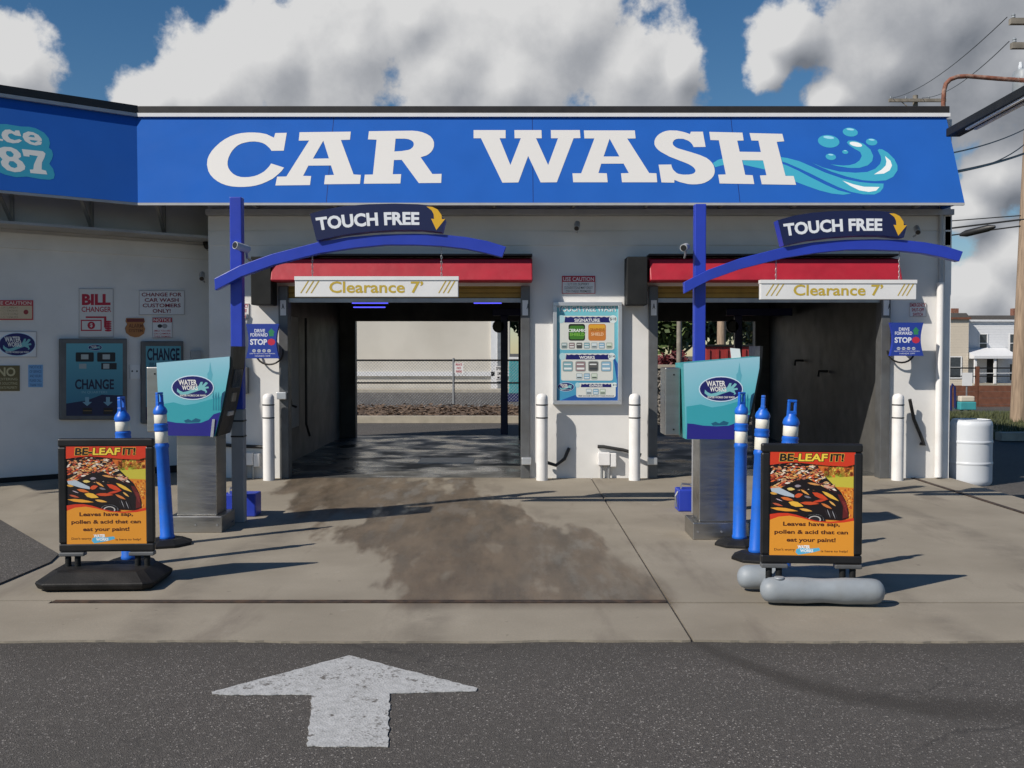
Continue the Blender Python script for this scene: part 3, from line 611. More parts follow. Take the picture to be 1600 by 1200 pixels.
# ============================================================ SIGNS ON THE WALLS
def board(name, label, cat, x0, y0, x1, y1, art, plane=None, n=None, th=.012, back='trim_white', group=None, px=True):
    """thin sign board from its pixel box on a wall plane; art(P, u0, v0, u1, v1) prints on it (v downwards)"""
    p0 = plane or (0, YW, 0); n = Vector(n or (0, -1, 0)); off = n*th
    c = [onplane(u, v, Vector(p0)+off, n) for u, v in ((x0, y1), (x1, y1), (x1, y0), (x0, y0))]
    o = thing(name, label, cat, sum(c, Vector())/4-off, group)
    MB().prism([p-off for p in c], off).build('board', back, o)
    P = Print(pxmap(Vector(p0)+off, n), n); art(P, x0, y0, x1, y1)
    if name in ('customer_sign', 'bill_changer_sign', 'notice_sign', 'emergency_sign', 'logo_sign'):
        g_ = (150,140,140); t_ = .6
        for r_ in ((x0,y0,x1,y0+t_),(x0,y1-t_,x1,y1),(x0,y0+t_,x0+t_,y1-t_),(x1-t_,y0+t_,x1,y1-t_)): P.rect(*r_, g_, 8)
    if P.v: P.build('lettering', o)
    return o
RED=(178,24,52); BLK=(40,38,44)
def lines(P, rows, x0, y0, x1, y1, col, bold=.015, gap=.25, margin=.08, widths=None):
    n = len(rows); h = (y1-y0)/n; w = x1-x0
    for i, r in enumerate(rows):
        k = (widths[i] if widths else 1.0)*(1-2*margin); c = (x0+x1)/2
        P.text(r, c-w*k/2, y0+h*(i+1)-h*gap/2, c+w*k/2, y0+h*i+h*gap/2, col, 1, bold)
def art_caution(P, x0, y0, x1, y1):
    h = y1-y0; P.rect(x0, y0, x1, y1, RED); P.rect(x0+1, y0+h*.34, x1-1, y1-1, (222,220,218), 1)
    P.text('USE CAUTION', x0+2, y0+h*.29, x1-2, y0+h*.07, (230,225,222), 2, .015)
    lines(P, ['ICY OR SLIPPERY', 'CONDITIONS MAY EXIST', 'ON THESE PREMISES'], x0, y0+h*.36, x1, y1-1, BLK, .01, .3, .05, (.72, .95, .85))
board('caution_sign', 'red and white use caution sign above the menu board', 'sign', 878, 431, 930, 459, lambda P, *a: [P.__setattr__('v', P.v), art_caution(P, *a)])
def art_emerg(P, x0, y0, x1, y1): lines(P, ['EMERGENCY', 'SHUT-OFF', 'SWITCH'], x0, y0, x1, y1, RED, .02, .25, .04, (1, .8, .65))
board('emergency_sign', 'white emergency shut-off sign with red letters by the downpipe', 'sign', 1421, 473, 1447, 495, art_emerg)
board('emergency_sign', 'white emergency shut-off sign half hidden behind the arch post', 'sign', 363, 474, 389, 498, art_emerg)
WPL = dict(plane=tuple(WP), n=tuple(WN))
def art_bill(P, x0, y0, x1, y1):
    w = x1-x0; h = y1-y0; P.rect(x0+1, y0+1, x1-1, y1-1, (214,212,208))
    P.text('BILL', x0+w*.09, y0+h*.34, x1-w*.08, y0+h*.11, RED, 1, .05); P.text('CHANGER', x0+w*.08, y0+h*.48, x1-w*.06, y0+h*.37, RED, 1, .02)
    for i in (2, 1, 0): P.rect(x0+w*(.06+.07*i), y0+h*(.64-.035*i), x0+w*(.66+.07*i), y0+h*(.87-.035*i), RED if i % 2 == 0 else (214,212,208), 3-i)
    P.rect(x0+w*.09, y0+h*.665, x0+w*.63, y0+h*.845, (214,212,208), 4); P.ell(x0+w*.36, y0+h*.755, w*.11, h*.078, RED, 5); P.text('$', x0+w*.32, y0+h*.80, x0+w*.40, y0+h*.71, (214,212,208), 6, .02)
    for i in range(5): P.ell(x0+w*.85, y0+h*(.86-.045*i), w*.10, h*.022, RED, 1)
board('bill_changer_sign', 'white bill changer sign with red banknotes above the full change machine', 'sign', 123, 451, 177, 527, art_bill, **WPL)
board('customer_sign', 'white sign reading change for car wash customers only', 'sign', 217, 454, 288, 492, lambda P, *a: lines(P, ['CHANGE FOR', 'CAR WASH', 'CUSTOMERS', 'ONLY!'], a[0], a[1]+2, a[2], a[3]-2, (130,28,48), .022, .3, .06, (1, .85, .95, .45)), **WPL)
def art_notice(P, x0, y0, x1, y1):
    h = y1-y0; w = x1-x0; P.rect(x0, y0, x1, y0+h*.24, RED); P.text('NOTICE', x0+2, y0+h*.20, x1-2, y0+h*.05, WHITE, 1, .02)
    P.ell(x0+w*.38, y0+h*.42, w*.12, h*.09, BLK); P.ell(x0+w*.62, y0+h*.42, w*.14, h*.11, (150,150,150)); lines(P, ['SMILE YOU ARE', 'ON CAMERA', 'THESE PREMISES'], x0, y0+h*.58, x1, y1, RED, .005, .4, .08)
board('notice_sign', 'small white notice sign with a red header beside the shield badge', 'sign', 238, 496, 269, 528, art_notice, **WPL)
def art_wc(P, x0, y0, x1, y1):
    h = y1-y0; w = x1-x0; P.rect(x0, y0, x1, y1, (186,60,66)); P.rect(x0+1, y0+h*.28, x1-2, y1-2, (206,184,152), 1); P.text('USE CAUTION', x0+2, y0+h*.23, x1-3, y0+h*.06, (225,205,190), 2, .015)
    lines(P, ['WET OR SLIPPERY', 'CONDITIONS', 'MAY EXIST HERE', 'ON THE PREMISES'], x0, y0+h*.3, x0+w*.66, y1-2, (90,60,50), .005, .4, .05); P.ell(x0+w*.82, y0+h*.6, w*.06, h*.12, (150,50,50), 2)
board('caution_sign', 'tan and red use caution sign on the shaded wing wall', 'sign', -12, 469, 52, 500, art_wc, **WPL)
def art_oval(P, x0, y0, x1, y1): logo(P, (x0+x1)/2, (y0+y1)/2, (x1-x0)*.97, -(y1-y0)*.95, 0)
board('logo_sign', 'square white sign with navy oval logo on the shaded wing wall', 'sign', -4, 518, 57, 558, art_oval, **WPL)
def art_no(P, x0, y0, x1, y1):
    P.rect(x0, y0, x1, y1, (104,92,56)); P.text('NO', x0+4, y0+17, x1-7, y0+3, (190,180,140), 1, .03); lines(P, ['LOITERING', 'OR SOLICITING', 'PRIVATE PROPERTY'], x0, y0+18, x1, y1-2, (190,180,140), .005, .4, .1)
board('no_loitering_sign', 'brown plaque starting with a large NO on the shaded wing wall', 'sign', -8, 571, 31, 611, art_no, **WPL)
board('paper_notice', 'pale blue paper notice taped beside the brown plaque', 'notice', 44, 570, 67, 605, lambda P, x0, y0, x1, y1: [P.rect(x0, y0, x1, y1, (120,170,215)), lines(P, ['NOTICE', 'OF SERVICE', 'AND HOURS', 'PLEASE CALL', 'THANK YOU'], x0, y0, x1, y1, (50,80,130), .005, .4, .1)], th=.004, **WPL)
def badge():
    p0 = Vector(WP)+WN*.012; mp = pxmap(p0, WN); z = lambda p: Z(p, 4, 0, 420)
    out = z([(790,308),(900,308),(905,330),(895,345),(907,375),(900,405),(870,425),(845,428),(815,420),(790,400),(783,370),(797,345),(786,328)])
    pts = [mp(*p) for p in out]; o = thing('alarm_badge', 'tan shield-shaped alarm badge above the second change machine', 'sign', sum(pts, Vector())/len(pts))
    MB().prism(pts, -WN*.011).build('board', 'rust', o); P = Print(mp, WN); P.poly(out, (170,112,60), 0); P.rect(198, 498, 225, 503, (110,40,40), 1)
    P.text('ALARM', 201, 512, 223, 506, (110,60,30), 1, .02); P.text('SYSTEM', 201, 519, 223, 514, (110,60,30), 1, .02); P.build('lettering', o)
badge()
def changer(x0, y0, x1, y1, full):
    lab = 'change machine with bill slots set in the wing wall, fully visible' if full else 'change machine partly hidden behind the payment kiosk'
    n = WN; th = .06; p0 = Vector(WP)+n*th; c = [onplane(u, v, p0, n) for u, v in ((x0,y1),(x1,y1),(x1,y0),(x0,y0))]
    o = thing('change_machine', lab, 'machine', sum(c, Vector())/4-n*th); MB().prism([p-n*th for p in c], n*th).build('cabinet', 'jamb_steel', o, bevel=.01)
    w = x1-x0; h = y1-y0; P = Print(pxmap(p0, n), n); a, b_, cc, d = x0+w*.09, y0+h*.06, x1-w*.07, y1-h*.05
    P.rect(a, b_, cc, d, (95,165,180), 0, (40,110,140))
    P.poly([(a,d),(cc,d),(cc,y0+h*.70),(x0+w*.62,y0+h*.69),(x0+w*.4,y0+h*.76),(a,y0+h*.80)], (14,30,72), 1)
    if full:
        logo(P, x0+w*.52, y0+h*.11, w*.21, -h*.075, 1, False)
        for i, (sx, sy) in enumerate(((.23,.17),(.55,.17))):
            P.rrect(x0+w*sx, y0+h*sy, x0+w*(sx+.27), y0+h*(sy+.115), 1.5, (22,28,34), 2); P.rect(x0+w*(sx+.08), y0+h*(sy+.025), x0+w*(sx+.19), y0+h*(sy+.085), (165,175,175), 3)
        P.rect(x0+w*.28, y0+h*.31, x0+w*.39, y0+h*.37, (150,165,168), 2); P.rect(x0+w*.61, y0+h*.30, x0+w*.84, y0+h*.38, (22,28,34), 2); P.rect(x0+w*.64, y0+h*.31, x0+w*.73, y0+h*.37, (165,175,175), 3)
        P.text('CHANGE', x0+w*.22, y0+h*.625, x0+w*.80, y0+h*.50, (16,30,62), 2, .03); P.text('IN QUARTERS', x0+w*.32, y0+h*.68, x0+w*.70, y0+h*.645, (120,170,185), 2, .01)
        for sx in (.40, .71):
            X = x0+w*sx; yy = y0+h*.72; P.poly([(X-3,yy),(X+3,yy),(X+3,yy+h*.06),(X+7.5,yy+h*.06),(X,yy+h*.11),(X-7.5,yy+h*.06),(X-3,yy+h*.06)], (120,165,185), 2)
            P.rect(X-7, y0+h*.85, X+8, y0+h*.93, (12,14,26), 2); P.rect(X-6, y0+h*.885, X+7, y0+h*.892, (140,110,60), 3)
    else:
        P.text('CHANGE', x0+w*.12, y0+h*.235, x0+w*.90, y0+h*.085, (16,30,62), 2, .03); P.text('BILLS & COINS', x0+w*.18, y0+h*.30, x0+w*.86, y0+h*.26, (40,80,100), 2, .01)
    P.build('front_print', o)
changer(94, 529, 199, 656, True); changer(222, 533, 287, 662, False)
o = thing('outlet_plate', 'white double outlet plate between the two change machines', 'outlet', onplane(210, 581, WP, WN))
a = onplane(203, 592, WP, WN); b_ = onplane(218, 570, WP, WN); MB().obox(a, Vector((b_.x-a.x, b_.y-a.y, 0)), WN*.012, (0, 0, b_.z-a.z)).build('plate', 'trim_white', o)
P = Print(pxmap(WP+WN*.012, WN), WN); P.ell(206.5, 580, 1.2, 1.6, BLK, 0); P.ell(214, 580, 1.2, 1.6, BLK, 0); P.build('sockets', o)
o = thing('wall_box', 'small dark grey wall box beyond the second change machine', 'box', onplane(304, 556, WP, WN))
a = onplane(297, 562, WP, WN); b_ = onplane(312, 548, WP, WN); MB().obox(a, Vector((b_.x-a.x, b_.y-a.y, 0)), WN*.05, (0, 0, b_.z-a.z)).build('case', 'grey_trim', o, bevel=.005)
# menu board
def menu():
    th = .09; n = Vector((0, -1, 0)); p0 = Vector((0, YW-th, 0)); A = lambda u, v: onplane(u, v, p0, n)
    a, b_ = A(864, 632), A(972, 472); o = thing('menu_board', 'framed blue touch free wash menu board on the pier between the bays', 'menu board', (a.x+.4, YW, a.z))
    MB().box(a.x, b_.x, YW-th+.02, YW-.001, a.z, b_.z).build('case', 'alu', o)
    fr = MB(); w = .048
    for x0, x1, z0, z1 in ((a.x,b_.x,a.z,a.z+w),(a.x,b_.x,b_.z-w,b_.z),(a.x,a.x+w,a.z+w,b_.z-w),(b_.x-w,b_.x,a.z+w,b_.z-w)): fr.box(x0, x1, YW-th-.01, YW-th+.02, z0, z1)
    fr.build('frame', 'alu', o, bevel=.004)
    P = Print(pxmap(Vector((0, YW-th+.02, 0)), n), n); z = lambda p: Z(p, 7.06, 860, 470); X = lambda u: 860+u/7.06; Yv = lambda v: 470+v/7.06
    def rr(x0, y0, x1, y1, r, c, L): P.rrect(X(x0), Yv(y0), X(x1), Yv(y1), r/7.06, c, L)
    P.rect(X(60), Yv(40), X(760), Yv(1110), (120,195,205), 0, (60,140,180))
    P.poly(z([(690,600),(760,720),(760,1110),(80,1110),(270,1040),(700,1060),(735,900)]), (28,80,150), 1)
    P.text('TOUCH FREE WASH', X(84), Yv(122), X(722), Yv(62), (30,50,90), 1, .03, -.2); P.text('TOUCH FREE WASH', X(80), Yv(119), X(718), Yv(60), (226,232,234), 2, .02, -.2)
    def section(x0, y0, x1, y1, title, price, hb, tw):
        rr(x0, y0, x1, y1, 22, (212,214,208), 2); k = 8; w_ = (x1-x0)-110; pts = [(x0+50, y0+hb)]+[(x0+58+w_*i/16, y0+10+(8 if i % 2 else 0)) for i in range(17)]+[(x1-46, y0+hb)]
        P.poly(z(pts), NAVY, 3); c = (x0+x1)/2; P.text(title, X(c-tw), Yv(y0+hb-6), X(c+tw), Yv(y0+hb-44*hb/75), (220,222,222), 4, .03, -.15)
        P.ell(X(x1-14), Yv(y0+hb*.5), 44*hb/75/7.06, 44*hb/75/7.06, (214,226,226), 4); P.text(price, X(x1-50*hb/75), Yv(y0+hb*.75), X(x1+22*hb/75), Yv(y0+hb*.25), (40,44,60), 5, .01)
        P.ell(X(x0+14), Yv(y0+hb*.5), 40*hb/75/7.06, 44*hb/75/7.06, (170,205,212), 4)
    section(105, 165, 705, 540, 'SIGNATURE', '$18', 75, 140); section(118, 580, 690, 880, 'WORKS', '$14', 68, 85); section(285, 905, 720, 1065, 'EXPRESS', '$10', 48, 72)
    rr(200, 255, 382, 440, 24, (34,40,30), 3); rr(212, 275, 372, 425, 20, (64,120,40), 4); P.text('CERAMIC', X(196), Yv(345), X(396), Yv(310), (226,232,226), 6, .03); P.text('SHIELD', X(210), Yv(388), X(380), Yv(355), (120,180,70), 6, .03)
    rr(418, 255, 612, 440, 24, (196,120,52), 3); rr(426, 263, 604, 330, 18, (214,160,50), 4); P.text('GRAPHENE', X(436), Yv(332), X(598), Yv(302), (170,90,40), 6, .02); P.text('SHIELD', X(450), Yv(385), X(586), Yv(350), (240,200,160), 6, .02)
    ic = [(150,170,170),(140,120,122),(90,90,88),(120,160,170),(190,205,210),(130,170,195),(185,200,180)]
    def icon(x, y, s, i):
        rr(x, y, x+s, y+s, s*.16, (150,158,156), 3); rr(x+s*.06, y+s*.06, x+s*.94, y+s*.94, s*.14, ic[i % 7], 4); P.rect(X(x+s*.14), Yv(y+s*.62), X(x+s*.86), Yv(y+s*.8), (222,226,226) if i % 2 else (60,66,70), 5); P.rect(X(x+s*.14), Yv(y+s*.25), X(x+s*.8), Yv(y+s*.36), (225,228,228), 5)
    for i in range(7): icon(120+i*82.5, 460, 68, i)
    for i in range(4): icon(134+i*141, 665, 116, (3, 1, 2, 5)[i])
    for i in range(3): icon(284+i*83, 798, 70, 4+i); icon(392+i*76, 970, 66, 4+i)
    P.text('FREE VACUUM WITH ANY WASH PACKAGE', X(310), Yv(1056), X(700), Yv(1042), (60,70,90), 5, .005)
    logo(P, X(170), Yv(950), 185/7.06, -100/7.06, 2)
    P.build('menu_print', o)
menu()
# drive forward / stop lamps on brackets
def stop_sign(x0, y0, x1, y1, off, lane):
    n = Vector((0, -1, 0)); p0 = Vector((0, YW-off, 0)); mp = pxmap(p0, n); w = x1-x0; h = y1-y0
    pts = [(x0,y0),(x1,y0)]+[(x1-w*.085*math.sin(math.pi*i/8), y0+h*i/8) for i in range(1, 8)]+[(x1,y1),(x0,y1)]+[(x0+w*.085*math.sin(math.pi*i/8), y1-h*i/8) for i in range(1, 8)]
    c = mp((x0+x1)/2, (y0+y1)/2); o = thing('stop_sign_box', 'blue drive forward and stop sign box beside the '+lane, 'sign', (c.x, YW, c.z))
    MB().prism([mp(*p) for p in pts], (0, .06, 0)).build('case', 'post_blue', o); MB().box(c.x-.05, c.x+.05, YW-off+.06, YW, c.z-.05, c.z+.05).build('bracket', 'black_metal', o)
    P = Print(mp, n); P.poly(pts, (38,62,150), 0); W2 = (222,226,236)
    P.text('DRIVE', x0+w*.26, y0+h*.25, x0+w*.58, y0+h*.15, W2, 1, .02); P.text('FORWARD', x0+w*.14, y0+h*.37, x0+w*.66, y0+h*.27, W2, 1, .02)
    g = (50,130,90); P.poly([(x0+w*.70,y0+h*.36),(x0+w*.70,y0+h*.25),(x0+w*.66,y0+h*.25),(x0+w*.77,y0+h*.13),(x0+w*.88,y0+h*.25),(x0+w*.84,y0+h*.25),(x0+w*.84,y0+h*.36)], g, 1)
    P.text('STOP', x0+w*.13, y0+h*.61, x0+w*.64, y0+h*.44, W2, 1, .035); P.ell(x0+w*.77, y0+h*.525, w*.12, h*.10, (190,45,70), 1, 0, 8)
    for i in range(4): P.ell(x0+w*(.25+.15*i), y0+h*.78, w*.055, h*.045, (190,195,205), 1); P.rect(x0+w*(.21+.15*i), y0+h*.775, x0+w*(.29+.15*i), y0+h*.79, (60,70,110), 2)
    P.text('KEEP IN NEUTRAL AND REMAIN', x0+w*.12, y0+h*.875, x0+w*.88, y0+h*.845, W2, 1, .0); P.text('HANDS OFF', x0+w*.28, y0+h*.95, x0+w*.74, y0+h*.91, W2, 1, .0); P.build('lettering', o)
    MB().tube([(c.x+.02+.17*math.cos(t), YW-.05-.03*math.sin(t), c.z-.14-.15*math.sin(t)) for t in [math.pi*k/12 for k in range(-1, 13)]], .012, 6).build('cable', 'cable', o, smooth=True)
stop_sign(384, 506, 436, 560, .34, 'arrow lane bay'); stop_sign(1391, 504, 1443, 556, .30, 'bay next to the downpipe')
# cameras
def bullet_camera(p, d, lab, m='grey_trim', s=.8):
    p = Vector(p); d = Vector(d).normalized(); o = thing('security_camera', lab, 'camera', p)
    MB().tube([p, p+d*.2*s], .045*s, 12).build('body', m, o, smooth=True); MB().tube([p+d*.2*s, p+d*.206*s], .036*s, 12).build('lens', 'black_metal', o)
    MB().tube([p+d*.03*s, p+d*.03*s+Vector((0, .04, -.1))*s, p+Vector((0, .12, -.12))*s], .014*s, 8).build('mount', 'galv', o); return o
bullet_camera(atY(902, 349, YW-.16), (-.1, -.8, -.45), 'small white camera high on the pier above the caution sign')
bullet_camera(atY(1432, 356, YW-.16), (-.2, -.8, -.4), 'small camera under the canopy above the emergency shut-off sign')
bullet_camera(onplane(321, 378, WP+WN*.1, WN), (.3, -.7, -.4), 'small dark camera in the corner under the wing canopy', 'dark_steel')
bullet_camera(onplane(316, 428, WP+WN*.1, WN), (.2, -.8, -.4), 'small pale camera low in the corner of the wing wall', 'grey_trim', .8)
# services on the piers
o = thing('electrical_box', 'grey electrical box with conduit behind the arch post', 'box', (-3.45, YW-.06, 1.1)); MB().box(-3.50, -3.31, YW-.10, YW-.001, 1.07, 1.40).build('case', 'jamb_steel', o, bevel=.006)
MB().tube([(-3.40, YW-.05, 1.40), (-3.40, YW-.05, 1.9), (-3.36, YW-.05, 2.1)], .018).build('conduit', 'galv', o)
def valve(x, lab):
    o = thing('valve_box', lab, 'box', (x, YW-.05, .05)); MB().box(x-.12, x+.03, YW-.10, YW-.001, .17, .33).build('case', 'white_paint', o, bevel=.008)
    MB().box(x+.035, x+.11, YW-.09, YW-.001, .15, .32).build('cover', 'white_paint', o, bevel=.008)
    for dx in (-.07, .02): MB().tube([(x+dx, YW-.05, .0), (x+dx, YW-.05, .17)], .018).build('pipe', 'galv', o)
valve(-3.28, 'white valve boxes at the wall foot behind the arch post'); valve(1.2, 'white valve boxes at the wall foot under the menu board')
def hose(pts, lab):
    o = MB().tube(pts, .022, 8).build('hose_stub', 'cable', smooth=True, loc=pts[0]); tag(o, lab, 'hose')
hose([(.40, YW-.10, .22), (.55, YW-.08, .17), (.66, YW-.06, .25), (.72, YW-.02, .38)], 'short curved black hose on the pier, bending upwards')
hose([(1.62, YW-.10, .30), (1.4, YW-.06, .36), (1.15, YW-.03, .40), (1.08, YW-.02, .40)], 'short straight black hose above the valve boxes')
hose([(4.97, YW-.12, 1.0), (5.05, YW-.05, .75), (5.16, YW-.04, .5), (5.19, YW-.04, .42), (5.14, YW-.04, .44)], 'black hose hooked on the wall beside the downpipe')
hose([(-3.75, YW-.05, .43), (-3.4, YW-.06, .41), (-3.12, YW-.08, .40)], 'horizontal black hose low on the pier behind the arch post')

# ============================================================ BOLLARDS
def bollard(px, lab):
    y = 12.84; x = (px-800)*y/F; r = .072
    o = thing('bollard', lab, 'bollard', (x, y, 0), 'white bollards guarding the door guides')
    MB().lathe([(r,0),(r,1.0),(r*.97,1.035),(r*.8,1.06),(r*.45,1.075),(.004,1.08)], (x, y, 0), 24).build('sleeve', 'white_paint', o, smooth=True)
    for z in (.93, .77): MB().lathe([(r+.0005,z),(r+.003,z+.002),(r+.003,z+.014),(r+.0005,z+.016)], (x, y, 0), 24).build('stripe', 'black_metal', o)
bollard(419, 'white bollard below the stop sign box of the arrow lane'); bollard(847, 'white bollard at the menu board pier, by the bay with the beige wall beyond')
bollard(992, 'white bollard at the menu board pier, by the payment kiosk'); bollard(1404, 'white bollard near the downpipe and white drum')

# ============================================================ ENTRY ARCHES
def arch(ox, y, lane, s=1.0, gx=0.0):
    """post, curved arm, touch-free sign and clearance bar; traced on the lane-one arch, 168 px to the metre"""
    o = thing('entry_arch', 'blue post with curved arm and touch free sign over the '+lane, 'arch sign', (ox, y, 0))
    def q(px, py, dy=0.0): return Vector((ox+((px-370)/168.0), y+dy, 1.6+(549-py)/168.0))
    w = .057
    MB().box(ox-w, ox+w, y, y+.11, .0, 1.06).build('post_sleeve', 'post_grey', o, bevel=.008)
    for z in (.80, .945): MB().box(ox-w-.003, ox+w+.003, y-.003, y+.113, z, z+.014).build('stripe', 'black_metal', o)
    MB().box(ox-w+.002, ox+w-.002, y+.002, y+.108, 1.06, 3.03).build('post', 'post_blue', o, bevel=.008)
    top = [(341,437),(380,417),(430,399),(500,381),(550,373),(600,369),(650,368),(692,369),(730,373),(762,379),(791,388)]
    bot = [(785,404),(757,397),(728,391),(692,387),(650,385),(605,385),(555,390),(503,398),(432,416),(382,434),(342,455)]
    pts = [q(a, b_, -.052) for a, b_ in top+bot]; n = len(top); mb = MB(); V = []; 
    ring = [(q(*top[i], -.10), q(*bot[n-1-i], -.10), q(*bot[n-1-i], -.004), q(*top[i], -.004)) for i in range(n)]
    for r_ in ring: V += list(r_)
    fs = [(4*i+a, 4*i+(a+1) % 4, 4*i+4+(a+1) % 4, 4*i+4+a) for i in range(n-1) for a in range(4)]+[(3,2,1,0),(4*n-4,4*n-3,4*n-2,4*n-1)]
    mb.add(V, fs).build('curved_arm', 'post_blue', o, bevel=.004)
    # sign case riding on the arm
    tp = [(490,338),(515,331),(545,326),(580,323.5),(620,322.5),(655,323.5),(672,325)]; bt = [(693,366),(660,362.5),(620,362.5),(580,365),(540,370),(500,379)]
    arr_r = [(684,333),(692,346),(698,347)]
    out = tp+[(682,331),(690,341),(698,347)]+bt
    c = MB().prism([q(a, b_, -.13) for a, b_ in out], (0, .16, 0)).build('sign_case', 'post_blue', o)
    P = Print(lambda u, v: q(u, v, -.131), (0, -1, 0)); P.poly(out, (24,32,72), 0)
    def warp(tx, ty):
        x = 502+(658-502)*tx; b_ = 362-8.5*tx**.9 if 0 else (364-19*tx+10.5*tx*tx); return (x+ty*-3.5*(1-tx), b_-ty*(20+ .5*math.sin(tx*3)))
    P.text('TOUCH FREE', 0, 0, 1, 1, (226,230,236), 2, .038, warp=warp)
    ar = Z([(945,85),(990,88),(1030,108),(1060,150),(1063,182),(1088,180),(1020,265),(980,178),(1003,180),(1000,145),(985,115)], 5, 480, 310)
    P.poly(ar, (218,170,44), 2); P.build('lettering', o)
    # clearance bar on two chains
    b = MB().box(*(lambda a, c_: (a.x, c_.x, y-.09, y-.02, c_.z, a.z))(q(465, 434), q(717, 465))).build('clearance_bar', 'trim_white', o, bevel=.004)
    l = q(465, 434); r_ = q(717, 434); MB().box(l.x-.004, r_.x+.004, y-.098, y-.012, l.z-.03, l.z+.004).build('cap_rail', 'trim_white', b)
    P = Print(lambda u, v: q(u, v, -.0905), (0, -1, 0)); gold = (190,164,62)
    P.text('Clearance 7\u2019', 518, 459, 663, 441, gold, 0, .018)
    P.build('lettering', b)
    for x, t in ((473, 14), (481, 14), (489, 14), (686, 13), (693, 13), (700, 13)):
        P = Print(lambda u, v: q(u, v, -.0905), (0, -1, 0)); P.poly([(x,459),(x+1.8,459),(x+t,440),(x+t-2,440)], gold, 0); P.build('gold_stripe', b)
    for px, py in ((491, 401), (691, 387)):
        a = q(px, py, -.05); z = a.z; i = 0; m = MB()
        while z > l.z+.004:
            ln = .034; ax = Vector((1, 0, 0)) if i % 2 else Vector((0, 1, 0))
            m.tube([Vector((a.x, y-.055, z))+ax*.007*math.sin(t)+Vector((0, 0, -ln/2+ln/2*math.cos(t))) for t in [math.pi*2*k/8 for k in range(9)]], .0028, 4, False); z -= ln*.78; i += 1
        m.build('chain', 'galv', o)
    return o
o1 = arch(-2.56, 9.64, 'lane with the painted arrow')
o2 = copy_tree(o1, None, (1.83, 10.1, 0)); o2['label'] = 'blue post with curved arm and touch free sign over the lane without an arrow'
bullet_camera((-2.46, 9.70, 2.55), (-.2, -.3, .06), 'white camera on the arch post of the arrow lane')
bullet_camera((1.70, 10.16, 2.62), (-.2, -.6, -.1), 'white camera on the arch post of the lane without an arrow')
def ground_box(x, y, lab):
    o = thing('battery_box', lab, 'box', (x, y, 0)); MB().box(x, x+.32, y, y+.24, .0, .22).build('case', 'post_blue', o, bevel=.012)
    MB().tube([(x+.04, y+.1, .22), (x+.05, y+.1, .27), (x+.14, y+.12, .26), (x+.2, y+.1, .23)], .01, 6).build('wire', 'galv', o); MB().tube([(x-.004, y+.02, .20), (x-.03, y+.0, .16), (x-.02, y, .05)], .01, 6).build('handle', 'galv', o)
ground_box(-2.80, 9.98, 'blue metal box on the concrete behind the arrow lane arch post'); ground_box(1.66, 10.3, 'blue metal box behind the pedestal in the lane without an arrow')

